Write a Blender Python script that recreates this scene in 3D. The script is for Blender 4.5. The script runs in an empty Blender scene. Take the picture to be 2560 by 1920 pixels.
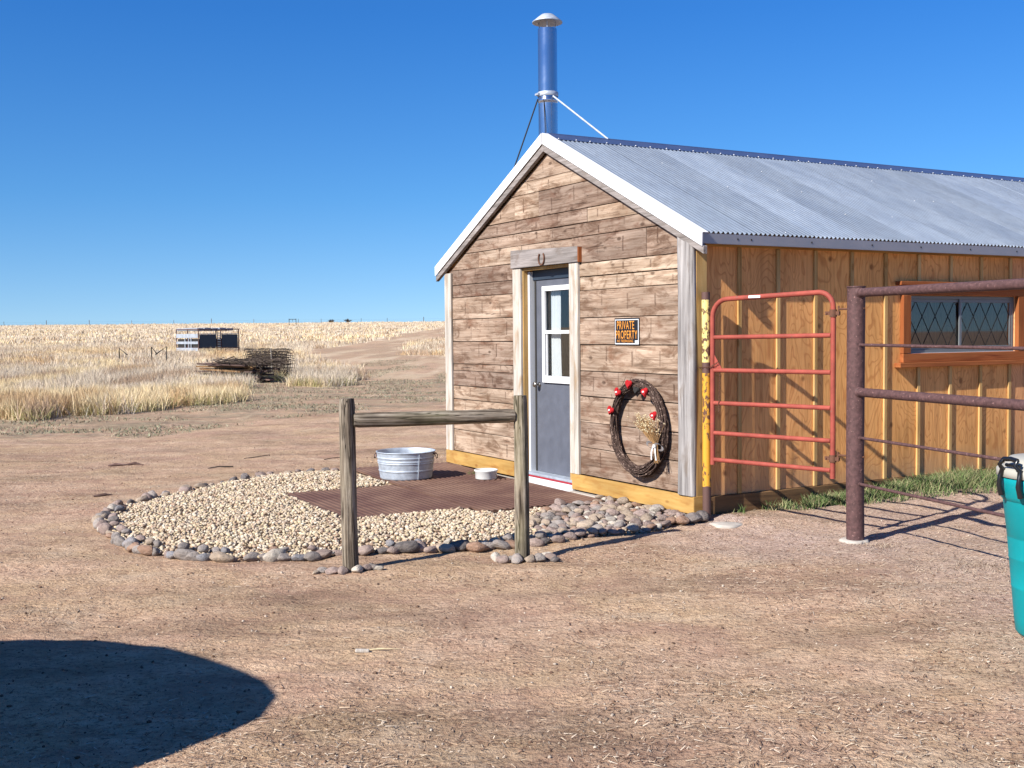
import bpy, bmesh, math, random
import numpy as np
from mathutils import Matrix, Vector
R = math.radians
random.seed(7); rng = np.random.default_rng(7)
sc = bpy.context.scene; C = sc.collection

# ------------------------------------------------------------------ camera, sky, sun, exposure
cam_d = bpy.data.cameras.new('camera'); cam = bpy.data.objects.new('camera', cam_d); C.objects.link(cam)
cam_d.sensor_width = 36; cam_d.lens = 39.41; cam_d.clip_start = .05; cam_d.clip_end = 5000
cam.matrix_world = Matrix.Translation((0, 0, 1.596)) @ Matrix.Rotation(R(90 - 2.541), 4, 'X') @ Matrix.Rotation(R(-.525), 4, 'Z')
sc.camera = cam
SUN_AZ, SUN_EL = 48.0, 34.6          # light travels towards (sin az, cos az)
w = bpy.data.worlds.new('World'); sc.world = w; w.use_nodes = True
nt = w.node_tree; bg = nt.nodes['Background']
sky = nt.nodes.new('ShaderNodeTexSky'); sky.sky_type = 'NISHITA'; sky.sun_disc = False
sky.sun_elevation = R(SUN_EL); sky.sun_rotation = R(SUN_AZ + 180)
sky.altitude = 1500; sky.air_density = 1.15; sky.dust_density = .1; sky.ozone_density = 3.0
hs = nt.nodes.new('ShaderNodeHueSaturation'); hs.inputs['Saturation'].default_value = 1.17; hs.inputs['Value'].default_value = 1.0
tcw = nt.nodes.new('ShaderNodeTexCoord'); sx = nt.nodes.new('ShaderNodeSeparateXYZ'); cx_ = nt.nodes.new('ShaderNodeCombineXYZ'); ab = nt.nodes.new('ShaderNodeMath'); ab.operation = 'ABSOLUTE'; ma = nt.nodes.new('ShaderNodeMath'); ma.operation = 'MULTIPLY_ADD'; ma.inputs[1].default_value = .9; ma.inputs[2].default_value = .08
nt.links.new(tcw.outputs['Generated'], sx.inputs[0]); nt.links.new(sx.outputs[2], ab.inputs[0]); nt.links.new(ab.outputs[0], ma.inputs[0]); nt.links.new(sx.outputs[0], cx_.inputs[0]); nt.links.new(sx.outputs[1], cx_.inputs[1]); nt.links.new(ma.outputs[0], cx_.inputs[2]); nt.links.new(cx_.outputs[0], sky.inputs[0])
tn = nt.nodes.new('ShaderNodeMix'); tn.data_type = 'RGBA'; tn.blend_type = 'MULTIPLY'; tn.inputs[0].default_value = 1; cr_ = nt.nodes.new('ShaderNodeValToRGB'); nt.links.new(sx.outputs[2], cr_.inputs[0]); cr_.color_ramp.elements[0].position = 0; cr_.color_ramp.elements[0].color = (1.10, 1.14, 1.24, 1); cr_.color_ramp.elements[1].position = .27; cr_.color_ramp.elements[1].color = (.40, .90, 1.38, 1)
e_ = cr_.color_ramp.elements.new(.12); e_.color = (.66, 1.03, 1.30, 1)
nt.links.new(cr_.outputs[0], tn.inputs[7])
nt.links.new(sky.outputs[0], hs.inputs['Color']); nt.links.new(hs.outputs[0], tn.inputs[6]); nt.links.new(tn.outputs[2], bg.inputs[0])
bg.inputs[1].default_value = .060
sd = bpy.data.lights.new('sun', 'SUN'); sd.energy = 5.0; sd.angle = R(.53); sd.color = (1, .95, .87)
so = bpy.data.objects.new('sun', sd); C.objects.link(so)
tr = Vector((math.sin(R(SUN_AZ)) * math.cos(R(SUN_EL)), math.cos(R(SUN_AZ)) * math.cos(R(SUN_EL)), -math.sin(R(SUN_EL))))
so.rotation_euler = tr.to_track_quat('-Z', 'Y').to_euler(); so.location = (-8, -8, 12)
sc.view_settings.view_transform = 'Standard'; sc.view_settings.look = 'None'
sc.view_settings.exposure = .95; sc.view_settings.gamma = 1; sc.view_settings.use_curve_mapping = False
sc.cycles.max_bounces = 6; sc.cycles.transparent_max_bounces = 12

# ------------------------------------------------------------------ material helpers
class NT:
    def __init__(s, name, rough=.85, metal=0.0, spec=.3):
        s.gain = 1.0
        s.m = bpy.data.materials.new(name); s.m.use_nodes = True; s.t = s.m.node_tree
        s.b = s.t.nodes['Principled BSDF']; s.b.inputs['Roughness'].default_value = rough
        s.b.inputs['Metallic'].default_value = metal; s.b.inputs['Specular IOR Level'].default_value = spec
    def n(s, typ, **kw):
        nd = s.t.nodes.new(typ)
        for k, v in kw.items(): setattr(nd, k, v)
        return nd
    def L(s, a, b): s.t.links.new(a, b)
    def put(s, sock, v):
        if hasattr(v, 'links') or hasattr(v, 'is_linked'): s.L(v, sock)
        else:
            if isinstance(v, (tuple, list)) and len(v) == 3 and len(sock.default_value) == 4: v = (*v, 1)
            sock.default_value = v
    def coord(s, scale=(1, 1, 1), rnd=0.0, which='Object'):
        tc = s.n('ShaderNodeTexCoord'); v = tc.outputs[which]
        if rnd:
            oi = s.n('ShaderNodeObjectInfo'); ml = s.n('ShaderNodeVectorMath', operation='MULTIPLY_ADD')
            cb = s.n('ShaderNodeCombineXYZ'); s.L(oi.outputs['Random'], cb.inputs[0]); s.L(oi.outputs['Random'], cb.inputs[1]); s.L(oi.outputs['Random'], cb.inputs[2])
            s.L(cb.outputs[0], ml.inputs[0]); ml.inputs[1].default_value = (rnd, rnd * 1.7, rnd * .6); s.L(v, ml.inputs[2]); v = ml.outputs[0]
        mp = s.n('ShaderNodeMapping'); mp.inputs['Scale'].default_value = scale; s.L(v, mp.inputs[0]); return mp.outputs[0]
    def noise(s, vec, scale=5, detail=4, rough=.55, dist=0.0, out='Fac'):
        nd = s.n('ShaderNodeTexNoise'); s.L(vec, nd.inputs['Vector']); nd.inputs['Scale'].default_value = scale
        nd.inputs['Detail'].default_value = detail; nd.inputs['Roughness'].default_value = rough; nd.inputs['Distortion'].default_value = dist
        return nd.outputs[out]
    def ramp(s, fac, stops, interp='LINEAR'):
        nd = s.n('ShaderNodeValToRGB'); s.L(fac, nd.inputs[0]); cr = nd.color_ramp; cr.interpolation = interp
        while len(cr.elements) < len(stops): cr.elements.new(.5)
        for e, (p, c) in zip(cr.elements, stops):
            e.position = p; e.color = (c, c, c, 1) if not isinstance(c, tuple) else (*c, 1)
        return nd.outputs[0]
    def mix(s, fac, a, b, mode='MIX'):
        nd = s.n('ShaderNodeMix', data_type='RGBA', blend_type=mode); s.put(nd.inputs[0], fac)
        s.put(nd.inputs[6], a); s.put(nd.inputs[7], b); return nd.outputs[2]
    def math(s, op, a, b=0.0, c=0.0):
        nd = s.n('ShaderNodeMath', operation=op); s.put(nd.inputs[0], a); s.put(nd.inputs[1], b); s.put(nd.inputs[2], c); return nd.outputs[0]
    def rand(s): return s.n('ShaderNodeObjectInfo').outputs['Random']
    def hsv(s, col, h=.5, sat=1.0, val=1.0):
        nd = s.n('ShaderNodeHueSaturation'); s.put(nd.inputs['Hue'], h); s.put(nd.inputs['Saturation'], sat); s.put(nd.inputs['Value'], val); s.put(nd.inputs['Color'], col); return nd.outputs[0]
    def mr(s, v, a, b): return s.math('MULTIPLY_ADD', v, b - a, a)
    def attr(s, name): return s.n('ShaderNodeAttribute', attribute_name=name).outputs
    def sep(s, v):
        nd = s.n('ShaderNodeSeparateXYZ'); s.L(v, nd.inputs[0]); return nd.outputs
    def col(s, c):
        if s.gain != 1.0: c = s.mix(1.0, c, (s.gain,) * 3, 'MULTIPLY')
        s.put(s.b.inputs['Base Color'], c); return s
    def rough(s, r): s.put(s.b.inputs['Roughness'], r); return s
    def bump(s, h, strength=.3, dist=.01):
        nd = s.n('ShaderNodeBump'); nd.inputs['Strength'].default_value = strength; nd.inputs['Distance'].default_value = dist
        s.L(h, nd.inputs['Height']); s.L(nd.outputs[0], s.b.inputs['Normal']); return s

def wood(name, dark, mid, light, axis='y', grain=26, tint=(.8, 1.15), stain=None, marks=False, rough=.9, bump=.4, rndhue=.0, knots=False):
    """wood with its grain running along one local axis"""
    s = NT(name, rough, spec=.15); s.gain = .57 if marks else .62
    sc_ = {'y': (grain, 1.1, grain), 'x': (1.1, grain, grain), 'z': (grain, grain, 1.1)}[axis]
    v = s.coord(sc_, 37.0)
    g = s.noise(v, 1.0, 5, .62, .6); g2 = s.noise(v, 3.1, 3, .6)
    f = s.math('ADD', s.math('MULTIPLY', g, .72), s.math('MULTIPLY', g2, .28))
    c = s.ramp(f, [(.30, dark), (.45, mid), (.62, light)])
    iso = s.coord({'y': (5, 1.6, 5), 'x': (1.6, 5, 5), 'z': (5, 5, 1.6)}[axis], 21.0)
    big = s.noise(iso, 1.0, 3, .5)
    c = s.mix(1.0, c, s.ramp(big, [(.3, .72), (.7, 1.14)]), 'MULTIPLY')
    if stain:
        st = s.noise(s.coord({'y': (9, 3.2, 9), 'x': (3.2, 9, 9), 'z': (9, 9, 3.2)}[axis], 53.0), 1.0, 4, .6, .4)
        c = s.mix(s.math('MULTIPLY', s.ramp(st, [(.54, 0.0), (.70, 1.0)]), .65), c, stain)
    if knots:
        vo = s.n('ShaderNodeTexVoronoi', feature='F1'); s.L(s.coord({'y': (6, 3, 6), 'x': (3, 6, 6), 'z': (6, 6, 3)}[axis], 11.0), vo.inputs['Vector']); vo.inputs['Scale'].default_value = 1.0
        c = s.mix(s.ramp(vo.outputs['Distance'], [(.07, .8), (.13, 0.0)]), c, dark)
    if marks:   # old nail and stud marks: short dark bars across the plank
        p = s.sep(s.coord((1, 1, 1), 0)); pz = p[2]; py = p[1]
        r = s.rand()
        q = s.math('FRACT', s.math('ADD', s.math('MULTIPLY', py, 1 / .42), s.math('MULTIPLY', r, 7.31)))
        wob = s.math('MULTIPLY', s.noise(s.coord((1, 4, 9), 9.0), 1, 2), .05)
        dd = s.math('ABSOLUTE', s.math('SUBTRACT', s.math('ADD', q, wob), .52))
        line = s.ramp(dd, [(.016, 1.0), (.036, 0.0)])
        gz = s.sep(s.n('ShaderNodeTexCoord').outputs['Generated'])[2]
        yy = s.math('FLOOR', s.math('ADD', s.math('MULTIPLY', py, 1 / .42), s.math('MULTIPLY', r, 7.31)))
        h1 = s.math('FRACT', s.math('MULTIPLY', s.math('SINE', s.math('ADD', s.math('MULTIPLY', yy, 12.9), s.math('MULTIPLY', r, 78.2))), 437.5))
        lo_ = s.math('MULTIPLY', h1, .45); end = s.math('MULTIPLY', s.math('GREATER_THAN', gz, s.math('ADD', lo_, .06)), s.math('LESS_THAN', gz, s.math('ADD', lo_, .62)))
        tone = s.mr(s.math('FRACT', s.math('MULTIPLY', h1, 7.7)), .25, .95)
        soft = s.ramp(s.noise(s.coord((1, 8, 14), 71.0), 1.0, 4, .75), [(.34, .25), (.55, 1.0)])
        c = s.mix(s.math('MULTIPLY', s.math('MULTIPLY', s.math('MULTIPLY', line, end), tone), soft), c, (.13, .075, .05))
        sm = s.noise(s.coord((4, 3.0, 9), 91.0), 1.0, 5, .7, .8)
        c = s.mix(s.ramp(sm, [(.36, .85), (.50, 0.0)]), c, (.20, .115, .072)); c = s.mix(s.ramp(sm, [(.58, 0.0), (.72, .45)]), c, (.66, .51, .385))
        sk = s.noise(s.coord((8, 2.0, 60), 47.0), 1.0, 4, .7, .5); c = s.mix(s.ramp(sk, [(.33, .8), (.38, 0.0)]), c, (.06, .035, .025))
    c = s.hsv(c, s.mr(s.rand(), .5 - rndhue, .5 + rndhue), 1.0, s.mr(s.rand(), *tint))
    return s.col(c).bump(f, bump, .006).m

def painted(name, c, rough=.5, metal=0.0, var=.12, scale=6, spec=.4, chips=None, chipamt=.7, gain=.68):
    s = NT(name, rough, metal, spec); s.gain = gain
    n = s.noise(s.coord((1, 1, 1), 13.0), scale, 5, .6)
    k = s.mix(1.0, c, s.ramp(n, [(.25, 1 - var), (.75, 1 + var)]), 'MULTIPLY')
    if chips:
        ch = s.noise(s.coord((1, 1, 1), 5.0), 38, 4, .75)
        k = s.mix(s.ramp(ch, [(chipamt, 0.0), (chipamt + .03, 1.0)]), k, chips)
    return s.col(k).rough(s.ramp(n, [(.2, max(.05, rough - .1)), (.8, min(1, rough + .12))])).bump(n, .12, .004).m

M = {}
M['plank'] = wood('weathered_plank', (.12, .072, .048), (.45, .31, .22), (.70, .53, .405), 'y', 26, (.70, 1.2), (.22, .085, .04), True, rndhue=.006, knots=True)
M['grey_wood'] = wood('grey_wood', (.09, .08, .075), (.34, .315, .305), (.56, .53, .51), 'z', 30, (.92, 1.1), (.22, .17, .13))
M['grey_wood_y'] = wood('grey_wood_across', (.13, .11, .10), (.30, .265, .245), (.46, .41, .39), 'y', 34, (.95, 1.05), (.20, .15, .12))
M['pale_trim'] = wood('pale_trim_wood', (.20, .15, .11), (.60, .53, .45), (.84, .78, .70), 'z', 34, (.95, 1.05), (.42, .27, .14))
M['yellow_wood_y'] = wood('stained_fir_y', (.36, .16, .045), (.60, .345, .10), (.70, .44, .15), 'y', 13, (.92, 1.06), (.42, .18, .045), knots=True, bump=.15)
M['yellow_wood_z'] = wood('stained_fir_z', (.38, .19, .06), (.60, .36, .13), (.70, .46, .19), 'z', 15, (.95, 1.05), (.50, .23, .05), knots=True, bump=.15)
M['skirt_wood'] = wood('skirt_wood', (.10, .055, .03), (.25, .14, .065), (.36, .21, .10), 'x', 15, (.9, 1.05), None, bump=.2)
M['yellow_wood_x'] = wood('stained_fir_x', (.34, .16, .045), (.60, .33, .10), (.72, .44, .15), 'x', 13, (.95, 1.05), (.45, .2, .05), knots=True, bump=.15)
M['batten'] = wood('batten_wood', (.44, .23, .075), (.76, .46, .17), (.86, .58, .26), 'z', 16, (.92, 1.06), None, knots=True, bump=.12)
M['redwood'] = wood('redwood_trim', (.22, .05, .018), (.42, .125, .04), (.52, .18, .06), 'x', 20, (.95, 1.08), None, bump=.15)
M['redwood_z'] = wood('redwood_trim_z', (.22, .05, .018), (.42, .125, .04), (.52, .18, .06), 'z', 20, (.95, 1.08), None, bump=.15)
M['pile_wood'] = wood('pile_wood', (.03, .018, .015), (.10, .06, .05), (.22, .15, .13), 'x', 22, (.5, 1.6), None)
M['twig'] = wood('twig', (.03, .022, .018), (.10, .075, .06), (.22, .17, .14), 'x', 22, (.7, 1.4), None)

s = NT('plywood', .75, spec=.2); s.gain = 1.0   # rotary cut ply: contour lines of a stretched noise
v = s.coord((1.5, 4.2, .55), 31.0)
n0 = s.noise(v, 1.5, 3, .5, .35)
rings = s.math('FRACT', s.math('MULTIPLY', n0, 26.0))
lines = s.ramp(rings, [(.0, 0.0), (.12, 1.0), (.75, 1.0), (1.0, 0.0)])
fine = s.noise(s.coord((40, 60, 2.2), 3.0), 1, 3, .6)
c = s.mix(lines, (.50, .20, .06), (.68, .325, .105))
c = s.mix(s.ramp(fine, [(.3, .6), (.55, 0.0)]), c, (.42, .18, .045))
bigp = s.noise(s.coord((1, 1.1, .9), 17.0), 1.6, 3, .5)
c = s.mix(1.0, c, s.ramp(bigp, [(.3, .82), (.7, 1.12)]), 'MULTIPLY')
vo = s.n('ShaderNodeTexVoronoi'); s.L(s.coord((3, 5, 2.6), 11.0), vo.inputs['Vector']); vo.inputs['Scale'].default_value = 1
c = s.mix(s.ramp(vo.outputs['Distance'], [(.05, .85), (.1, 0.0)]), c, (.16, .055, .015))
pzz = s.sep(s.coord())[2]; mud = s.math('MULTIPLY', s.ramp(s.math('ADD', pzz, s.math('MULTIPLY', s.noise(s.coord((1, 5, 2), 0), 2.0, 5, .7), .35)), [(.34, 1.0), (.62, 0.0)]), .55)
c = s.mix(mud, c, (.36, .23, .14)); drip = s.noise(s.coord((11, 11, .9), 61.0), 1, 3, .6); c = s.mix(s.ramp(drip, [(.56, 0.0), (.70, .5)]), c, (.36, .16, .05))
c = s.hsv(c, s.mr(s.rand(), .492, .506), s.mr(s.rand(), .9, 1.02), s.mr(s.rand(), .90, 1.12))
s.col(c).bump(fine, .12, .003); M['ply'] = s.m

s = NT('log', .95, spec=.1); s.gain = .64
g = s.noise(s.coord((34, 34, 1.5), 19.0), 1, 6, .68, .7); g2 = s.noise(s.coord((75, 75, 3.0), 29.0), 1, 3, .6)
f = s.math('ADD', s.math('MULTIPLY', g, .65), s.math('MULTIPLY', g2, .35))
c = s.ramp(f, [(.36, (.035, .026, .02)), (.45, (.20, .155, .115)), (.52, (.38, .315, .24)), (.62, (.58, .50, .40))])
ck = s.noise(s.coord((22, 22, .8), 43.0), 1, 4, .6, .4); ckm = s.math('ABSOLUTE', s.math('SUBTRACT', ck, .5)); c = s.mix(s.ramp(ckm, [(.008, .9), (.022, 0.0)]), c, (.02, .015, .012))
gr = s.noise(s.coord((3, 3, 1.6), 7.0), 1, 3, .5)
c = s.mix(s.ramp(gr, [(.48, 0.0), (.66, .45)]), c, (.25, .235, .125))
c = s.mix(1.0, c, s.ramp(s.noise(s.coord((2.4, 2.4, 2.4), 2.0), 2, 4), [(.32, .62), (.66, 1.12)]), 'MULTIPLY')
s.col(c).bump(g, .7, .012); M['log'] = s.m

s = NT('corrugated_roof', .38, .72, .5); s.gain = .60
n = s.noise(s.coord((1.2, .5, .5), 5.0), 3, 4, .6); sp = s.noise(s.coord((30, 9, 9), 5.0), 1, 3, .6)
c = s.mix(n, (.44, .53, .65), (.60, .69, .80)); c = s.mix(s.ramp(sp, [(.35, .35), (.55, 0.0)]), c, (.40, .44, .50))
c = s.hsv(c, .5, 1.0, s.mr(s.rand(), .80, 1.08)); s.col(c).rough(s.mr(n, .36, .55)); M['roof'] = s.m
M['white_metal'] = painted('white_trim_metal', (.80, .80, .80), .45, 0, .03, spec=.3, gain=.85)
M['fascia'] = painted('grey_fascia_metal', (.42, .41, .44), .45, .5, .08)
M['ridge'] = painted('ridge_cap_metal', (.16, .22, .40), .35, .6, .1)
M['pipe'] = painted('stove_pipe', (.55, .62, .74), .16, .95, .05, 2)
M['galv'] = painted('galvanised', (.56, .62, .70), .55, .4, .2, 18)
M['white'] = painted('white_paint', (.78, .80, .83), .5, 0, .04)
M['door'] = painted('grey_door_paint', (.125, .135, .168), .5, 0, .14, 9)
M['dark'] = painted('dark_gap', (.03, .027, .025), .9, 0, .1)
M['brass'] = painted('knob_metal', (.55, .50, .42), .25, 1.0, .05)
M['concrete'] = painted('concrete', (.56, .51, .45), .95, 0, .14, 22, .1)
M['redpaint'] = painted('red_paint', (.42, .035, .05), .6, 0, .2, 30)
M['steel'] = painted('rusty_pipe', (.115, .060, .058), .7, .15, .45, 40, .3, (.30, .17, .155), .62, gain=.75)
M['gate'] = painted('faded_red_paint', (.42, .092, .066), .65, 0, .3, 9, .2, (.30, .14, .10), .64, gain=.62)
M['rust'] = painted('rust', (.17, .075, .045), .85, .2, .35, 40)
M['teal'] = painted('teal_plastic', (.0, .30, .33), .5, 0, .16, 3, .3, (.10, .34, .34), .66)
M['cream'] = painted('cream_plastic', (.50, .48, .42), .5, 0, .05, 3)
M['blackpl'] = painted('black_plastic', (.012, .012, .014), .3, 0, .1, 3, .5)
M['bowl'] = painted('white_ceramic', (.85, .84, .81), .3, 0, .04, 3)
M['alu'] = painted('aluminium_frame', (.22, .24, .25), .45, .3, .1)
M['winwhite'] = painted('white_vinyl', (.85, .85, .85), .4, 0, .02)
M['heart'] = painted('red_fabric', (.50, .025, .03), .95, 0, .2, 40, .05)
M['vine'] = painted('dark_vine', (.085, .055, .045), .9, 0, .6, 30, .1, (.36, .26, .21), .58)
M['ribbon'] = painted('white_ribbon', (.82, .80, .78), .8, 0, .04)
M['dry_flower'] = painted('dry_flower', (.70, .58, .36), .95, 0, .3, 60)
M['dry_stem'] = painted('dry_stem', (.42, .24, .10), .95, 0, .3, 60)
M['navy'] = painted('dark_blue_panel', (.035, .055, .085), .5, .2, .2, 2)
M['palepaint'] = painted('pale_grey_panel', (.44, .48, .54), .55, .2, .25, 4)
M['curtain'] = painted('curtain_cloth', (.80, .80, .82), .9, 0, .06, 8)
M['caster'] = painted('caster_paint', (.30, .31, .33), .25, .5, .02, 2)
M['tyre'] = painted('tyre_rubber', (.03, .03, .03), .8, 0, .1)

s = NT('yellow_rusty_paint', .6, spec=.3); s.gain = .8
pz = s.sep(s.coord())[2]
e = s.noise(s.coord((1, 1, .6), 0), 30, 5, .7); e2 = s.noise(s.coord((1, 1, .5), 0), 5, 3, .6)
yel = s.mix(s.ramp(s.math('ADD', pz, s.math('MULTIPLY', e2, .3)), [(1.18 / 2, 0.0), (1.45 / 2, 1.0)]) if False else s.math('GREATER_THAN', s.math('ADD', pz, s.math('MULTIPLY', e2, .35)), 1.42), (.66, .34, .035), (.82, .68, .24))
thr = s.math('ADD', s.math('MULTIPLY', e, .6), s.math('MULTIPLY', e2, .4))
c = s.mix(s.ramp(thr, [(.515, 0.0), (.545, 1.0)]), yel, (.13, .06, .04))
low = s.math('LESS_THAN', s.math('ADD', pz, s.math('MULTIPLY', e2, .08)), .30)
band = s.math('LESS_THAN', s.math('ABSOLUTE', s.math('SUBTRACT', pz, 1.27)), .045)
top = s.math('GREATER_THAN', pz, 1.84)
mk = s.math('MAXIMUM', low, s.math('MAXIMUM', band, top))
c = s.mix(mk, c, (.12, .065, .055)); s.col(c).bump(thr, .25, .004); M['yellow'] = s.m

s = NT('mat', .8, spec=.2); s.gain = .75
n = s.noise(s.coord((1, 1, 1), 7.0), 7, 5, .65); n2 = s.noise(s.coord((1, 1, 1), 9.0), 1.6, 3, .55)
c = s.mix(n, (.085, .040, .032), (.155, .082, .060)); c = s.mix(s.ramp(n2, [(.42, 0.0), (.7, .7)]), c, (.24, .145, .10))
c = s.mix(s.ramp(s.noise(s.coord((1, 1, 1), 1.0), 120, 2, .5), [(.66, 0.0), (.72, .5)]), c, (.42, .3, .22))
s.col(c).bump(n, .4, .004); M['mat'] = s.m

s = NT('glass_dark', .03, 0, .5)   # window glass: clear, mirror-like at its Fresnel strength
t = s.t; t.nodes.remove(s.b); out = t.nodes['Material Output']
tp = t.nodes.new('ShaderNodeBsdfTransparent'); gl = t.nodes.new('ShaderNodeBsdfGlossy'); gl.inputs['Roughness'].default_value = .02
tp.inputs[0].default_value = (.86, .9, .9, 1)
lw = t.nodes.new('ShaderNodeLayerWeight'); lw.inputs[0].default_value = .5; mx = t.nodes.new('ShaderNodeMixShader')
pw_ = s.math('POWER', lw.outputs['Facing'], 5.0); t.links.new(s.math('MULTIPLY_ADD', pw_, .88, .12), mx.inputs[0]); t.links.new(tp.outputs[0], mx.inputs[1]); t.links.new(gl.outputs[0], mx.inputs[2]); t.links.new(mx.outputs[0], out.inputs[0])
M['glass'] = s.m

def vcol_mat(name, rough=.9, var=.0, bump=0, scale=60, gain=.66):
    s = NT(name, rough, spec=.12); s.gain = gain; c = s.attr('Col')[0]
    if var:
        n = s.noise(s.coord(), scale, 3, .6); c = s.mix(1.0, c, s.ramp(n, [(.3, 1 - var), (.7, 1 + var)]), 'MULTIPLY')
        if bump: s.bump(n, bump, .004)
    s.col(c); return s.m
M['blades'] = vcol_mat('grass_blades', .85)
M['gravel'] = vcol_mat('gravel_stone', .9, .18, .3, 90)

# ground: dirt, short green growth, straw coloured prairie, pinkish gravel round the posts
s = NT('ground', .97, spec=.05); s.gain = .88
zn = s.sep(s.attr('zone')[0] if False else s.attr('zone')[1])
P = s.coord()
n1 = s.noise(P, .9, 6, .62, .4); n2 = s.noise(P, 5.5, 5, .65); n3 = s.noise(P, 42, 4, .7); n4 = s.noise(P, 170, 2, .6)
straws = s.noise(s.coord((60, 190, 60)), 1, 3, .7); straws2 = s.noise(s.coord((190, 50, 60)), 1, 3, .7)
dirt = s.ramp(n2, [(.28, (.38, .255, .19)), (.5, (.52, .375, .285)), (.72, (.63, .475, .37))])
dirt = s.mix(s.ramp(n1, [(.38, 0.0), (.62, .55)]), dirt, (.47, .36, .225))
n5 = s.noise(s.coord((1, 1.6, 1)), 13, 5, .7, .6)
dirt = s.mix(s.ramp(n5, [(.34, .6), (.47, 0.0)]), dirt, (.27, .165, .12)); dirt = s.mix(s.ramp(n5, [(.54, 0.0), (.68, .55)]), dirt, (.64, .50, .38))
dirt = s.mix(s.ramp(n3, [(.36, .85), (.44, 0.0)]), dirt, (.17, .10, .07))
dirt = s.mix(s.ramp(n3, [(.56, 0.0), (.7, .7)]), dirt, (.62, .47, .35))
st = s.math('MAXIMUM', s.ramp(straws, [(.58, 0.0), (.68, .7)]), s.ramp(straws2, [(.6, 0.0), (.7, .6)]))
dirt = s.mix(1.0, dirt, (1.02, .95, .86), 'MULTIPLY')
red_ = s.noise(s.coord((.8, 1.5, 1)), 1.3, 5, .65, .6); dirt = s.mix(s.ramp(red_, [(.50, 0.0), (.66, .6)]), dirt, (.36, .215, .155)); dirt = s.mix(s.ramp(red_, [(.30, .5), (.44, 0.0)]), dirt, (.60, .47, .34))
lowp = s.noise(s.coord((.5, 1.6, 1)), .8, 5, .65, .8)
dirt = s.mix(1.0, dirt, s.ramp(lowp, [(.32, .66), (.5, 1.0), (.68, 1.14)]), 'MULTIPLY')
dirt = s.mix(s.math('MULTIPLY', st, .3), dirt, (.64, .49, .33))
dirt = s.mix(s.ramp(n4, [(.3, .5), (.42, 0.0)]), dirt, (.16, .10, .07))
green = s.ramp(n2, [(.3, (.17, .115, .08)), (.5, (.26, .215, .145)), (.7, (.38, .335, .22))])
gm = s.math('MULTIPLY', zn[1], s.ramp(s.noise(s.coord((.7, 1.6, 1)), 1.1, 5, .7), [(.42, .05), (.60, .85)]))
c = s.mix(gm, dirt, green)
field = s.ramp(s.noise(s.coord((1, .35, 1)), .35, 6, .7), [(.3, (.48, .36, .24)), (.5, (.68, .55, .38)), (.7, (.80, .68, .51))])
fine = s.noise(s.coord((9, 2.5, 1)), 1, 3, .7)
field = s.mix(s.ramp(fine, [(.3, .6), (.5, 0.0)]), field, (.33, .23, .14))
c = s.mix(zn[0], c, field)
pink = s.ramp(n3, [(.3, (.36, .25, .21)), (.6, (.60, .48, .42)), (.75, (.72, .62, .56))])
c = s.mix(s.math('MULTIPLY', zn[2], s.ramp(n2, [(.3, .5), (.6, 1.0)])), c, pink)
hgt = s.math('ADD', s.math('MULTIPLY', n3, .5), s.math('MULTIPLY', n5, .9))
s.col(c).bump(hgt, 1.0, .035); M['ground'] = s.m

STONE_COL = {'grey': (.33, .29, .265), 'mauve': (.36, .27, .235), 'tan': (.46, .36, .27), 'dark grey': (.17, .15, .145), 'pale': (.58, .52, .44), 'rust': (.36, .22, .15), 'bluish': (.27, .265, .28)}
for k, cc in STONE_COL.items():
    s = NT('stone_' + k.replace(' ', '_'), .85, spec=.2); s.gain = .68
    n = s.noise(s.coord((1, 1, 1), 31.0), 2.6, 6, .7); n2 = s.noise(s.coord((1, 1, 1), 3.0), 1.1, 3, .5)
    c = s.mix(1.0, cc, s.ramp(n, [(.3, .62), (.7, 1.3)]), 'MULTIPLY'); c = s.mix(s.ramp(n2, [(.45, 0.0), (.7, .4)]), c, (.50, .40, .33))
    c = s.hsv(c, .5, 1.0, s.mr(s.rand(), .82, 1.22)); s.col(c).bump(n, .5, .06); M['stone_' + k] = s.m

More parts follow.
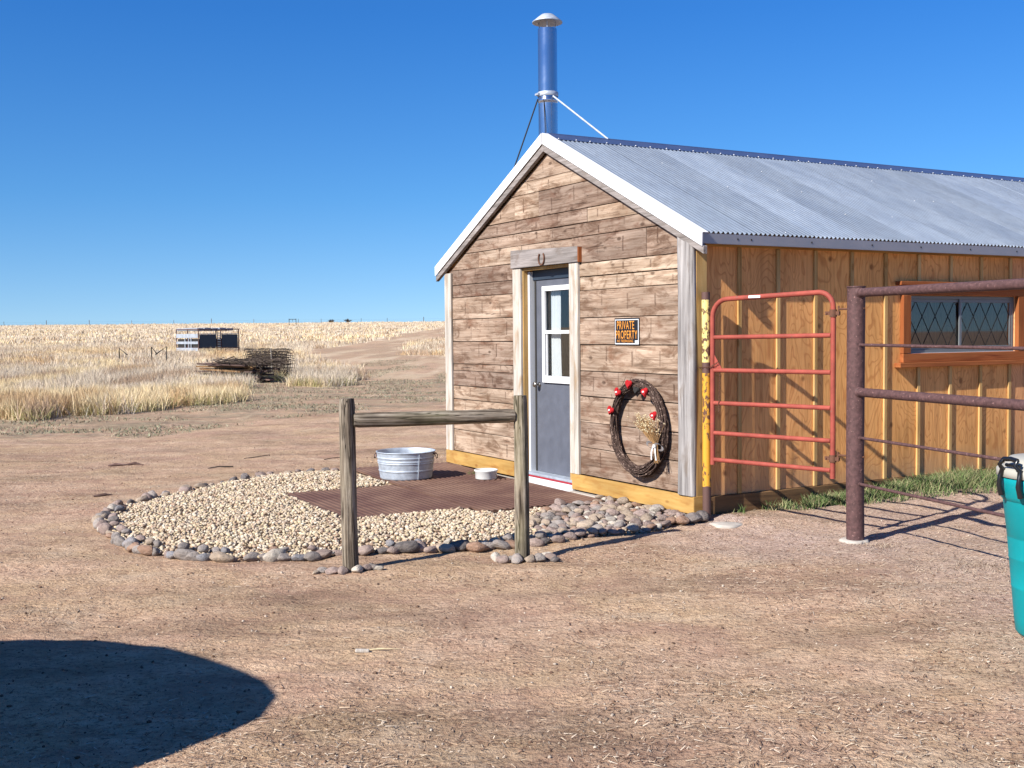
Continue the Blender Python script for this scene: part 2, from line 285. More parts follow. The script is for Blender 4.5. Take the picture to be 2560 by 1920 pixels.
# ------------------------------------------------------------------ mesh helpers
class MB:
    def __init__(s): s.v = []; s.f = []; s.sm = []
    def add(s, vs, fs, smooth=False):
        o = len(s.v); s.v += [tuple(p) for p in vs]; s.f += [tuple(i + o for i in f) for f in fs]; s.sm += [smooth] * len(fs); return s
    def box(s, a, b, bev=0):
        x0, y0, z0 = [min(p, q) for p, q in zip(a, b)]; x1, y1, z1 = [max(p, q) for p, q in zip(a, b)]
        return s.add([(x0, y0, z0), (x1, y0, z0), (x1, y1, z0), (x0, y1, z0), (x0, y0, z1), (x1, y0, z1), (x1, y1, z1), (x0, y1, z1)],
                     [(0, 3, 2, 1), (4, 5, 6, 7), (0, 1, 5, 4), (1, 2, 6, 5), (2, 3, 7, 6), (3, 0, 4, 7)])
    def prism(s, poly, vec):   # poly: 3D points, extruded by vec
        n = len(poly); vec = Vector(vec); a = [Vector(p) for p in poly]; vs = a + [p + vec for p in a]
        fs = [tuple(range(n - 1, -1, -1)), tuple(range(n, 2 * n))] + [(i, (i + 1) % n, n + (i + 1) % n, n + i) for i in range(n)]
        return s.add(vs, fs)
    def tube(s, pts, r, n=12, caps=True, closed=False):
        pts = [Vector(p) for p in pts]; m = len(pts); rs = r if isinstance(r, (list, tuple)) else [r] * m
        vs = []; up = None
        for i, p in enumerate(pts):
            a = pts[(i - 1) % m] if (i or closed) else p; b = pts[(i + 1) % m] if (i < m - 1 or closed) else p
            t = (b - a).normalized()
            if up is None: up = t.orthogonal().normalized()
            else: up = (up - t * up.dot(t)).normalized()
            q = t.cross(up)
            vs += [p + (up * math.cos(k * 2 * math.pi / n) + q * math.sin(k * 2 * math.pi / n)) * rs[i] for k in range(n)]
        fs = []
        for i in range(m if closed else m - 1):
            j = (i + 1) % m
            fs += [(i * n + k, i * n + (k + 1) % n, j * n + (k + 1) % n, j * n + k) for k in range(n)]
        s.add(vs, fs, True)
        if caps and not closed:
            s.add(vs[:n], [tuple(range(n - 1, -1, -1))]); s.add(vs[-n:], [tuple(range(n))])
        return s
    def lathe(s, prof, n=40, c=(0, 0, 0)):
        vs = [(c[0] + r * math.cos(k * 2 * math.pi / n), c[1] + r * math.sin(k * 2 * math.pi / n), c[2] + z) for r, z in prof for k in range(n)]
        fs = [(i * n + k, i * n + (k + 1) % n, (i + 1) * n + (k + 1) % n, (i + 1) * n + k) for i in range(len(prof) - 1) for k in range(n)]
        return s.add(vs, fs, True)
    def build(s, name, mat, parent=None, bevel=0):
        me = bpy.data.meshes.new(name); me.from_pydata(s.v, [], s.f); me.polygons.foreach_set('use_smooth', s.sm); me.materials.append(mat); me.update()
        if bevel:
            bm = bmesh.new(); bm.from_mesh(me); bmesh.ops.recalc_face_normals(bm, faces=bm.faces)
            bmesh.ops.bevel(bm, geom=[e for e in bm.edges], offset=bevel, segments=1, affect='EDGES'); bm.to_mesh(me); bm.free()
        o = bpy.data.objects.new(name, me); C.objects.link(o); o.parent = parent; return o

def tag(o, label=None, cat=None, group=None, kind=None):
    for k, v in (('label', label), ('category', cat), ('group', group), ('kind', kind)):
        if v: o[k] = v
    return o
def empty(name, loc, rz=0.0, label=None, cat=None, group=None):
    o = bpy.data.objects.new(name, None); C.objects.link(o); o.location = loc; o.rotation_euler = (0, 0, rz); o.empty_display_size = .1
    return tag(o, label, cat, group)
def arr_mesh(name, verts, tris, mat, cols=None, smooth=False, parent=None):
    me = bpy.data.meshes.new(name); nv, nf = len(verts), len(tris); k = tris.shape[1]
    me.vertices.add(nv); me.vertices.foreach_set('co', np.asarray(verts, np.float32).ravel())
    me.loops.add(nf * k); me.loops.foreach_set('vertex_index', np.asarray(tris, np.int32).ravel())
    me.polygons.add(nf); me.polygons.foreach_set('loop_start', np.arange(0, nf * k, k, dtype=np.int32)); me.polygons.foreach_set('loop_total', np.full(nf, k, np.int32))
    me.update(calc_edges=True)
    if smooth: me.polygons.foreach_set('use_smooth', np.ones(nf, bool))
    if cols is not None:
        a = me.color_attributes.new('Col', 'FLOAT_COLOR', 'POINT'); a.data.foreach_set('color', np.concatenate([cols, np.ones((nv, 1))], 1).astype(np.float32).ravel())
    me.materials.append(mat); o = bpy.data.objects.new(name, me); C.objects.link(o); o.parent = parent; return o

# ------------------------------------------------------------------ places
YAW = R(29.569); C0 = Vector((1.541, 9.496, 0))       # barn frame: local x runs back along the side wall, local y left along the gable
cY, sY = math.cos(YAW), math.sin(YAW)
def bw(v, u, z=0.0): return Vector((C0.x + v * cY - u * sY, C0.y + v * sY + u * cY, z))
def slope_at(t): return np.interp(t, [0, 28, 45, 110, 130, 360, 380, 600, 1e5], [0, 0, .012, .012, .02, .02, -.01, -.01, -.01])
_ty = np.concatenate([np.arange(0, 700, .5), [900, 1500, 4000]]); _tz = np.concatenate([[0], np.cumsum((slope_at(_ty[1:]) + slope_at(_ty[:-1])) / 2 * np.diff(_ty))])
def base_z(y): return np.interp(y, _ty, _tz)
def sstep(t, a, b): q = np.clip((t - a) / (b - a), 0, 1); return q * q * (3 - 2 * q)
def vnoise(x, y, seed=0):      # smooth value noise on arrays
    r = np.random.default_rng(seed).random((256, 256)); xi = np.floor(x).astype(int); yi = np.floor(y).astype(int); fx = x - xi; fy = y - yi
    fx = fx * fx * (3 - 2 * fx); fy = fy * fy * (3 - 2 * fy); g = lambda a, b: r[a % 256, b % 256]
    return (g(xi, yi) * (1 - fx) + g(xi + 1, yi) * fx) * (1 - fy) + (g(xi, yi + 1) * (1 - fx) + g(xi + 1, yi + 1) * fx) * fy
def fbm(x, y, seed=0, octv=4):
    return sum(vnoise(x * 2 ** i, y * 2 ** i, seed + i) / 2 ** i for i in range(octv)) / sum(1 / 2 ** i for i in range(octv))
def terrain(x, y, micro=True):
    x = np.asarray(x, float); y = np.asarray(y, float)
    z = base_z(y)
    v = (x - C0.x) * cY + (y - C0.y) * sY; u = -(x - C0.x) * sY + (y - C0.y) * cY
    z = z + (.03 * sstep(v, -.3, .3) + .05 * sstep(v, .5, 3.2)) * sstep(u, -1.1, -.1) * (y < 40)
    if micro:
        near = 1 - sstep(y, 25, 60)
        z = z + near * ((fbm(x * .9, y * .9, 3) - .5) * .05 + (fbm(x * 5, y * 5, 11) - .5) * .034) + (1 - near) * (fbm(x * .12, y * .12, 5) - .5) * .5 * sstep(y, 60, 160)
        inside = (u > -.02) & (u < 4.75) & (v > -.02); z = np.where(inside, z - .06, z)
    return z
def in_poly(x, y, poly):
    x = np.asarray(x); y = np.asarray(y); r = np.zeros(x.shape, bool); n = len(poly)
    for i in range(n):
        (x0, y0), (x1, y1) = poly[i], poly[(i + 1) % n]
        c = ((y0 > y) != (y1 > y)); r ^= c & (x < (x1 - x0) * (y - y0) / ((y1 - y0) or 1e-9) + x0)
    return r
FIELD = [(-60, 27), (-22, 24.5), (-14, 22.8), (-10.2, 22.2), (-8.9, 21.5), (-8.94, 23.2), (-7.6, 23.5), (-7.3, 26.2), (-6.7, 27.4), (-7.5, 31), (-8.2, 36), (-7.0, 37.2), (-6.2, 34.2), (-5.2, 33.2), (-4.75, 34.65),
         (-5.6, 40), (-7.04, 47.1), (-12.66, 67), (-14.9, 79), (-14.8, 112.7), (-14.5, 189), (-14, 420), (-600, 900), (-600, 27)]
ISLAND = [(-9.38, 100.8), (-6.19, 69), (-3.67, 64.5), (12, 62), (60, 70), (600, 900), (-11, 420), (-11, 200), (-7.44, 131)]
GREEN = [(-14, 22.8), (-10.2, 22.2), (-8.9, 21.5), (-8.94, 23.2), (-7.6, 23.5), (-7.3, 26.2), (-6.7, 27.4), (-7.5, 31), (-8, 36), (-5, 36.5), (-1, 37), (1.5, 33), (0, 27.5), (-1.6, 24.5), (-3.5, 22.5), (-5.0, 20.4), (-5.6, 17.6), (-7.2, 17.4), (-9, 19)]
def wob(x, y, a=1.2, s=.45, seed=40): return x + (fbm(x * s, y * s, seed) - .5) * 2 * a, y + (fbm(x * s, y * s, seed + 9) - .5) * 2 * a
def zone_field(x, y):
    xa, ya = wob(x, y); return in_poly(xa, ya, FIELD) | in_poly(xa, ya, ISLAND)

# ------------------------------------------------------------------ ground
def grow(a, step, fac, end):
    out = [a]
    while abs(out[-1]) < abs(end): step *= fac; out.append(out[-1] + (step if end > a else -step))
    return out[1:]
xs = np.array(sorted(grow(-5.6, .06, 1.075, -1500)) + list(np.arange(-5.6, 6.0, .055)) + grow(6.0, .06, 1.09, 1500))
ys = np.array(sorted(grow(3.2, .1, 1.2, -1500)) + list(np.arange(3.2, 15, .055)) + grow(15, .06, 1.025, 1600))
X, Y = np.meshgrid(xs, ys); Z = terrain(X, Y)
Z = np.where(Y < 3, 0.0, Z)
nx, ny = len(xs), len(ys); idx = np.arange(nx * ny).reshape(ny, nx)
quads = np.stack([idx[:-1, :-1], idx[:-1, 1:], idx[1:, 1:], idx[1:, :-1]], -1).reshape(-1, 4)
g = arr_mesh('ground', np.stack([X, Y, Z], -1).reshape(-1, 3), quads, M['ground'], smooth=True)
zf = zone_field(X, Y).astype(float); zf = np.where(Y > 300, 1.0, zf); zf = np.where(Y < 15, 0, zf); zf = np.maximum(zf, (Y > 38) * .45 * sstep(fbm(X * .8, Y * .1, 97), .50, .66))
xg, yg = wob(X, Y, 1.0, .5, 70); zg = in_poly(xg, yg, GREEN).astype(float) * .9
zg = np.maximum(zg, (zone_field(X, Y + 3.4) & ~zone_field(X, Y) & (Y < 45)) * .85 * sstep(fbm(X * .6, Y * 1.2, 93), .35, .55))
track = ((Y > 30) & (Y < 300)) * (1 - zf); zg = np.maximum(zg, track * .55 * (fbm(X * .5, Y * .12, 90) > .47))
vv = (X - C0.x) * cY + (Y - C0.y) * sY; uu = -(X - C0.x) * sY + (Y - C0.y) * cY
zp = np.clip(1 - np.hypot((X - 2.5) / 1.5, (Y - 8.6) / 1.2), 0, 1) ** .6 * .8; zp = np.maximum(zp, .5 * sstep(X, 2.0, 3.0) * (Y < 12) * (uu < 0))
zp = np.maximum(zp, .9 * (np.hypot(X - 1.72, Y - 9.38) < .22))
zg = np.maximum(zg, ((vv > .1) & (vv < 12) & (uu < .05) & (uu > -.1 - .05 * np.clip(vv, 0, 8))) * 1.0)
a = g.data.attributes.new('zone', 'FLOAT_VECTOR', 'POINT'); a.data.foreach_set('vector', np.stack([zf, zg, zp], -1).astype(np.float32).ravel())
tag(g, 'bare tan dirt yard running out to straw coloured prairie', None, None, 'structure')

# ------------------------------------------------------------------ blades (grass, straw)
def blades(name, x, y, hgt, wid, lean, cols, label, cat, z=None, segs=2, flat=False, parent=None):
    n = len(x); z = terrain(x, y) if z is None else z
    az = rng.random(n) * 2 * np.pi; la = rng.random(n) * 2 * np.pi; dx, dy = np.cos(az) * wid / 2, np.sin(az) * wid / 2
    lx, ly = np.cos(la) * lean * hgt, np.sin(la) * lean * hgt
    hz = hgt * np.sqrt(np.clip(1 - np.clip(lean, 0, .95) ** 2, .02, 1))
    b = np.stack([x, y, z], 1); D = np.stack([dx, dy, 0 * dx], 1)
    p0, p1 = b - D, b + D
    mid = b + np.stack([lx * .35, ly * .35, hz * .55], 1); p2, p3 = mid - D * .8, mid + D * .8
    tip = b + np.stack([lx, ly, hz], 1)
    V = np.stack([p0, p1, p2, p3, tip], 1).reshape(-1, 3); o = np.arange(n)[:, None] * 5
    T = np.concatenate([o + [0, 1, 3], o + [0, 3, 2], o + [2, 3, 4]], 0)
    ob = arr_mesh(name, V, T, M['blades'], np.repeat(cols, 5, 0), parent=parent)
    return tag(ob, label, cat, None, 'stuff') if label else ob
def palette(n, cols, jit=.12):
    c = np.array(cols)[rng.integers(0, len(cols), n)]; return np.clip(c * (1 + (rng.random((n, 1)) - .5) * 2 * jit), 0, 1)
STRAW = [(.90, .76, .58), (.84, .70, .52), (.95, .84, .68), (.72, .57, .41), (.86, .72, .58), (.56, .42, .31), (.82, .68, .46)]
def scatter(n, y0, y1, xl, xr, power=1.0):
    t = rng.random(n); y = (y0 ** power + t * (y1 ** power - y0 ** power)) ** (1 / power); x = y * (xl + rng.random(n) * (xr - xl)); return x, y
parts = []
def patch(n, y0, y1, per, h, wdt, spread, xl=-.56, xr=.02, pw=1.0, zone='field'):
    x, y = scatter(n, y0, y1, xl, xr, pw); m = zone_field(x, y) & ~((x > -10.7) & (x < -7.2) & (y > 34.4) & (y < 38.6) & (rng.random(n) < .85)) & ~((x > -9.5) & (x < -7.6) & (y > 38) & (y < 40.2)); x, y = x[m], y[m]
    hm = .55 + .9 * fbm(x * .35, y * .35, 21)
    x = np.repeat(x, per); y = np.repeat(y, per); hm = np.repeat(hm, per); k = len(x)
    x = x + rng.normal(0, spread, k); y = y + rng.normal(0, spread, k)
    hh = h * hm * (.55 + .7 * rng.random(k)); return x, y, hh, np.full(k, wdt) * (.6 + .8 * rng.random(k))
near = patch(34000, 20, 46, 14, .40, .010, .12, pw=1.0)
mid = patch(21000, 40, 110, 10, .40, .020, .22, pw=.8)
far = patch(16000, 100, 372, 4, .40, .08, .6, xl=-.60, xr=.1, pw=.6)
for nm, (x, y, hh, wd), lab in (('tall_dry_grass', near, 'tall straw coloured grass at the near edge of the field'), ('tall_dry_grass', mid, 'pale dry prairie grass behind the lumber pile'),
                                ('tall_dry_grass', far, 'sparse pale grass out to the horizon')):
    c = palette(len(x), STRAW); tint = fbm(x * .45, y * .16, 33)[:, None]; t2 = fbm(x * .8 + 7, y * .3, 44)[:, None]; c = c * (.72 + .62 * tint) * np.where(t2 < .40, [[.72, .62, .56]], [[1, 1, 1]]) * np.where(tint > .56, [[1.02, .98, .80]], [[1, 1, 1]])
    blades(nm, x, y, hh, wd, .15 + .80 * rng.random(len(x)) ** 1.15, c, lab, 'grass')
# greener skirt at the foot of the near edge
x, y = scatter(26000, 20.5, 38, -.52, -.08); m = zone_field(x, y) & ~zone_field(x, y - 1.3); x, y = x[m], y[m]; x = np.repeat(x, 6) + rng.normal(0, .08, 6 * len(x)); y = np.repeat(y, 6) + rng.normal(0, .08, len(x))
blades('yellow_green_grass', x, y, .24 * (.5 + rng.random(len(x))), np.full(len(x), .013), .3 + .5 * rng.random(len(x)), palette(len(x), [(.55, .50, .20), (.44, .42, .16), (.66, .56, .32)]), 'yellow green grass along the foot of the tall dry grass', 'grass')
# short growth between yard and field
x, y = scatter(90000, 16, 60, -.52, .06, .9); xg, yg = wob(x, y, 1.0, .5, 70)
m = (in_poly(xg, yg, GREEN) & (fbm(x * .55, y * 1.1, 50) > .50)) | ((y > 34) & ~zone_field(x, y) & (fbm(x * .5, y * .12, 90) > .5)); x, y = x[m], y[m]
blades('short_grass', x, y, .055 * (.5 + 1.1 * rng.random(len(x))), .010 + .012 * rng.random(len(x)), .6 + .35 * rng.random(len(x)), palette(len(x), [(.30, .30, .19), (.37, .36, .25), (.46, .40, .27), (.25, .25, .16)], .25), 'short grey green growth between the dirt yard and the field', 'grass')
# green grass along the side wall
n = 22000; v = rng.random(n) ** .8 * 7 + .12; wdt = .04 + .075 * v; u = -.055 - rng.random(n) ** 1.3 * wdt; clump = fbm(v * 2.2, u * 3, 61); m = clump > .40 + .10 * (v < 1.6); v, u = v[m], u[m]; clump = clump[m]
v = np.where(rng.random(len(v)) < .1, v * .5 + .1, v)
x = C0.x + v * cY - u * sY; y = C0.y + v * sY + u * cY
blades('green_grass', x, y, (.055 + .028 * np.clip(v, 0, 4)) * (.5 + rng.random(len(v))), np.full(len(v), .007), .35 + .5 * rng.random(len(v)), palette(len(v), [(.11, .18, .055), (.16, .24, .08), (.22, .28, .12), (.44, .40, .22), (.30, .31, .15)], .25), 'lush green grass strip at the foot of the plywood wall', 'grass')
# weed by the bowl
n = 160; p = bw(-.2, 3.52); x = p.x + rng.normal(0, .05, n); y = p.y + rng.normal(0, .05, n)
blades('weed', x, y, .07 * (.5 + rng.random(n)), np.full(n, .010), .6 + .3 * rng.random(n), palette(n, [(.12, .18, .05), (.22, .25, .09)], .2), 'small green weed between the white bowl and the tub shadow', 'weed', z=np.full(n, .02))
for cx_w, cy_w, rr_w, nn_w, lab_w in ((3.12, 7.42, .20, 420, 'dry grey brown weed clump on the dirt in front of the pipe fence, beside the bin'), (2.74, 8.22, .10, 150, 'small dry weed clump to the right of the steel post base'), (-.3, 7.25, .16, 110, 'sparse dry wisps on the dirt in front of the log rail'), (-2.75, 6.35, .15, 90, 'sparse dry wisps on the dirt above the rounded shadow')):
    x = cx_w + rng.normal(0, rr_w, nn_w); y = cy_w + rng.normal(0, rr_w * .8, nn_w)
    blades('dry_weeds', x, y, .045 * (.5 + rng.random(nn_w)), np.full(nn_w, .004), .75 + .22 * rng.random(nn_w), palette(nn_w, [(.36, .26, .19), (.50, .38, .28), (.24, .16, .12), (.62, .50, .38)], .2), lab_w, 'weeds')
# straw litter and dry wisps lying on the yard
n = 80000; y = (3.6 ** .8 + rng.random(n) * (16 ** .8 - 3.6 ** .8)) ** (1 / .8); x = y * (-.55 + rng.random(n) * 1.15)
lu = -(x - C0.x) * sY + (y - C0.y) * cY; lv = (x - C0.x) * cY + (y - C0.y) * sY
dens = fbm(x * .7, y * .7, 80) + .18 * (x > .3); m = (rng.random(n) < np.clip((dens - .42) * 4.5, .03, 1)) & ~((lu > -.04) & (lv > -.1)); x, y = x[m], y[m]; n = len(x)
ln = .008 + .042 * rng.random(n) ** 2.2; az = rng.random(n) * 6.283; z0 = terrain(x, y) + .004; dx, dy = np.cos(az) * ln, np.sin(az) * ln; wv = .0009 + .0012 * rng.random(n)
px_, py_ = -np.sin(az) * wv, np.cos(az) * wv; zt_ = terrain(x + dx, y + dy) + .004 + .010 * rng.random(n) ** 2
V = np.stack([np.stack([x - px_, y - py_, z0], 1), np.stack([x + px_, y + py_, z0 + .002], 1), np.stack([x + dx + px_, y + dy + py_, zt_], 1), np.stack([x + dx - px_, y + dy - py_, zt_], 1)], 1).reshape(-1, 3)
tag(arr_mesh('straw_litter', V, np.arange(4 * n).reshape(n, 4), M['blades'], np.repeat(palette(n, [(.72, .58, .42), (.60, .45, .32), (.30, .18, .12), (.76, .63, .49), (.14, .08, .055), (.48, .34, .25), (.18, .10, .07)], .2), 4, 0)), 'bits of straw and dry stalk strewn over the dirt yard', 'straw', None, 'stuff')

# ------------------------------------------------------------------ stones, gravel
def ico(sub):
    bm = bmesh.new(); bmesh.ops.create_icosphere(bm, subdivisions=sub, radius=1); vs = np.array([v.co[:] for v in bm.verts]); fs = np.array([[v.index for v in f.verts] for f in bm.faces]); bm.free(); return vs, fs
IV1, IF1 = ico(1)
def pebbles(name, x, y, z, size, cols, label, cat, mat):
    n = len(x); V = IV1[None] * (1 + (rng.random((n, len(IV1), 1)) - .5) * .38)
    V = V * np.stack([size, size * (.6 + .35 * rng.random(n)), size * (.45 + .3 * rng.random(n))], 1)[:, None, :]
    a, b = rng.random(n) * 6.283, (rng.random(n) - .5) * 1.4; ca, sa, cb, sb = np.cos(a), np.sin(a), np.cos(b), np.sin(b)
    X_, Y_, Z_ = V[..., 0], V[..., 1], V[..., 2]; X2 = X_ * cb[:, None] - Z_ * sb[:, None]; Z2 = X_ * sb[:, None] + Z_ * cb[:, None]
    X3 = X2 * ca[:, None] - Y_ * sa[:, None]; Y3 = X2 * sa[:, None] + Y_ * ca[:, None]
    V = np.stack([X3 + x[:, None], Y3 + y[:, None], Z2 + z[:, None]], -1).reshape(-1, 3)
    T = (IF1[None] + (np.arange(n) * len(IV1))[:, None, None]).reshape(-1, 3)
    return tag(arr_mesh(name, V, T, mat, np.repeat(cols, len(IV1), 0), False), label, cat, None, 'stuff')
# small clods and pebbles over the yard
n = 9000; y = (3.7 + rng.random(n) ** 1.2 * 14); x = y * (-.55 + rng.random(n) * 1.15); lu = -(x - C0.x) * sY + (y - C0.y) * cY; lv = (x - C0.x) * cY + (y - C0.y) * sY
m = ~((lu > -.04) & (lv > -.1)); x, y = x[m], y[m]; n = len(x); sz = .003 + .009 * rng.random(n) ** 5
pebbles('clods', x, y, terrain(x, y) + sz * .25, sz, palette(n, [(.30, .19, .13), (.20, .12, .085), (.50, .40, .32), (.12, .075, .055), (.60, .50, .40), (.16, .10, .07)], .2), 'small clods and pebbles over the dirt yard', 'dirt clods', M['gravel'])
FRONT = [(-3.67, 10.2), (-3.6, 9.74), (-3.46, 9.33), (-3.24, 8.94), (-3.06, 8.66), (-2.85, 8.39), (-2.59, 8.15), (-2.35, 8.03), (-2.13, 7.96), (-1.89, 7.95), (-1.67, 7.98), (-1.4, 8.02), (-1.12, 8.09), (-.84, 8.18), (-.55, 8.24), (-.3, 8.25), (-.09, 8.35), (.17, 8.42), (.31, 8.49), (.47, 8.57)]
BACK = [(-3.67, 10.2), (-3.68, 10.42), (-3.66, 10.64), (-3.58, 10.84), (-3.48, 11.12), (-3.35, 11.48), (-3.21, 11.82), (-3.01, 12.34), (-2.8, 12.72), (-2.57, 12.93), (-2.27, 13.05), (-2.05, 13.06), (-1.83, 13.04)]
COB = [(.47, 8.57), (.72, 8.76), (1.05, 8.85), (1.18, 9.01), (1.46, 9.38), (1.66, 9.62), (1.50, 9.62), (.82, 10.62), (.60, 10.36), (.26, 9.85), (.10, 9.10), (.24, 8.62)]
BED = FRONT + COB[1:10] + [tuple(bw(-.06, 1.4)[:2]), tuple(bw(-.06, 4.6)[:2])] + BACK[::-1]
mats = [((-.745, 2.06), 1.83, 1.25, 2.0), ((-.655, 3.885), 1.83, 1.22, 4.0), ((-2.00, 2.31), 1.83, 1.21, 1.0)]   # (v,u) centre, length along u, width along v, twist
def on_mat(x, y, mg=0.0):
    lu = -(x - C0.x) * sY + (y - C0.y) * cY; lv = (x - C0.x) * cY + (y - C0.y) * sY; r = np.zeros(x.shape, bool)
    for (cv, cu), ln, wd, tw in mats:
        t = R(tw); du, dv = lu - cu, lv - cv; a_ = du * math.cos(t) + dv * math.sin(t); b_ = -du * math.sin(t) + dv * math.cos(t); r |= (abs(a_) < ln / 2 + mg) & (abs(b_) < wd / 2 + mg)
    return r
bx = rng.random(110000) * 5.6 - 3.8; by = rng.random(110000) * 5.3 + 7.9
m = in_poly(bx, by, BED) & ~on_mat(bx, by, -.02) & ~in_poly(bx, by, COB); lu = -(bx - C0.x) * sY + (by - C0.y) * cY; lv = (bx - C0.x) * cY + (by - C0.y) * sY; m &= ~((lv > -1.50) & (lu > 1.15) & (lu < 3.3)) & ~((lv > -1.38) & (lu > 1.05) & (lu < 4.9)) & ~((lv > -.08) & (lu > 0))
bx, by = bx[m][:20000], by[m][:20000]; n = len(bx); sz = .010 + .015 * rng.random(n) ** 1.8
cz = terrain(bx, by, False) + .018 + .022 * rng.random(n) + .03 * fbm(bx * 1.4, by * 1.4, 15)
edge = np.array([min(math.hypot(px - a_, py - b_) for a_, b_ in BACK + FRONT) for px, py in zip(bx, by)]); cz = cz * np.clip(edge / .35, .45, 1)
cl = palette(n, [(.66, .53, .36), (.74, .62, .45), (.58, .45, .30), (.70, .58, .44), (.52, .38, .26), (.78, .68, .53), (.62, .50, .38), (.46, .32, .23), (.66, .54, .35)], .18)
pebbles('gravel', bx, by, cz, sz, cl, 'bed of pale tan gravel in front of the barn door', 'gravel', M['gravel'])
# river stones: things, shared meshes in a few shapes
SMESH = {}
def stone_mesh(k, var):
    if (k, var) not in SMESH:
        r = np.random.default_rng(100 + var); bm = bmesh.new(); bmesh.ops.create_icosphere(bm, subdivisions=3, radius=1)
        d = r.normal(0, 1, (9, 3)); am = r.random(9) * .34 - .17
        cuts = [(v_ / np.linalg.norm(v_), h_) for v_, h_ in zip(r.normal(0, 1, (7, 3)), .55 + .3 * r.random(7))]
        for q in bm.verts:
            p = np.array(q.co); f = 1 + sum(a_ * max(0, p @ dd / np.linalg.norm(dd)) ** 3 for a_, dd in zip(am, d)); f += .03 * math.sin(p[0] * 5 + var) * math.sin(p[1] * 6); p = p * f
            for nn_, hh_ in cuts:
                e_ = p @ nn_ - hh_
                if e_ > 0: p = p - nn_ * e_ * .85
            q.co = Vector(p)
        me = bpy.data.meshes.new('river_stone'); bm.to_mesh(me); bm.free(); me.polygons.foreach_set('use_smooth', [True] * len(me.polygons)); me.materials.append(M['stone_' + k]); SMESH[(k, var)] = me
    return SMESH[(k, var)]
def stone(x, y, a_, b_, c_, k, label, group, rz=None, z=None, tilt=0):
    o = bpy.data.objects.new('river_stone', stone_mesh(k, random.randrange(9))); C.objects.link(o)
    zz = float(terrain(x, y)) if z is None else z
    o.location = (x, y, zz + c_ * .55); o.scale = (a_, b_, c_); o.rotation_euler = (tilt, (random.random() - .5) * .5, random.random() * 6.28 if rz is None else rz)
    return tag(o, label, 'stone', group)
def along(poly, step):
    out = []; rem = 0
    for (x0, y0), (x1, y1) in zip(poly, poly[1:]):
        L_ = math.hypot(x1 - x0, y1 - y0); t = rem
        while t < L_: out.append((x0 + (x1 - x0) * t / L_, y0 + (y1 - y0) * t / L_, math.atan2(y1 - y0, x1 - x0))); t += step * (.8 + .4 * random.random())
        rem = t - L_
    return out
CK = ['grey', 'mauve', 'grey', 'mauve', 'bluish', 'tan', 'dark grey', 'mauve', 'grey', 'pale', 'rust', 'tan']
ADJ = {'grey': 'mid grey', 'mauve': 'dusky mauve', 'tan': 'sandy tan', 'dark grey': 'dark grey', 'pale': 'chalky pale', 'rust': 'rusty brown', 'bluish': 'bluish grey'}
def nth(i): return f"{i}{'th' if 10 <= i % 100 <= 20 else {1: 'st', 2: 'nd', 3: 'rd'}.get(i % 10, 'th')}"
for i, (x, y, a_) in enumerate(along(FRONT, .098)):
    k = random.choice(CK); s0 = .042 + .034 * random.random() ** 1.3
    stone(x + random.uniform(-.03, .03), y + random.uniform(-.03, .03), s0 * random.uniform(1.1, 1.45), s0 * .88, s0 * random.uniform(.6, .95), k, f'{ADJ[k]} river stone, {nth(i + 1)} from the left tip along the near border of the gravel', 'river stones bordering the gravel bed', a_ + random.uniform(-.7, .7))
    if random.random() < .45:
        k = random.choice(CK); s0 = .030 + .018 * random.random(); stone(x + math.sin(a_) * -.10, y + math.cos(a_) * .10, s0 * 1.25, s0, s0 * .8, k, f'small {ADJ[k]} stone just inside the {nth(i + 1)} stone of the near gravel border', 'river stones bordering the gravel bed', z=.035)
for i, (x, y, a_) in enumerate(along(BACK, .145)):
    k = random.choice(['mauve', 'grey', 'dark grey', 'mauve', 'tan', 'tan', 'dark grey']); s0 = .038 + .028 * random.random()
    stone(x + random.uniform(-.04, .04), y + random.uniform(-.04, .04), s0 * 1.25, s0 * .9, s0 * .75, k, f'{ADJ[k]} river stone, {nth(i + 1)} from the left tip along the far border of the gravel', 'river stones bordering the gravel bed')
# cobbles by the barn corner
cells = []; tries = 0
while len(cells) < 290 and tries < 90000:
    tries += 1; x = random.uniform(.0, 1.75); y = random.uniform(8.5, 10.7); r_ = random.uniform(.028, .060) if tries > 200 else random.uniform(.05, .068)
    if not in_poly(np.array([x]), np.array([y]), COB)[0] or on_mat(np.array([x]), np.array([y]), .02)[0]: continue
    lu = -(x - C0.x) * sY + (y - C0.y) * cY; lv = (x - C0.x) * cY + (y - C0.y) * sY
    if lv > -.07 and lu > -.05: continue
    if all((x - a_) ** 2 + (y - b_) ** 2 > ((r_ + c_) * .70) ** 2 for a_, b_, c_ in cells): cells.append((x, y, r_))
cells.sort(key=lambda q: -q[2]); small_c = cells[120:]; cells = cells[:120]
cells.sort(key=lambda q: math.hypot(q[0] - 1.64, q[1] - 9.43))
for i, (x_, y_, r_) in enumerate(((1.50, 9.30, .075), (1.585, 9.37, .070), (1.40, 9.20, .062))): stone(x_, y_, r_ * 1.2, r_ * .9, r_ * .72, ['dark grey', 'dark grey', 'rust'][i], ['largest dark grey stone at the right tip of the cobbles', 'dark grey stone touching the foot of the yellow post', 'rusty brown stone at the outer right edge of the cobbles'][i], 'cobbles at the barn corner', z=.02)
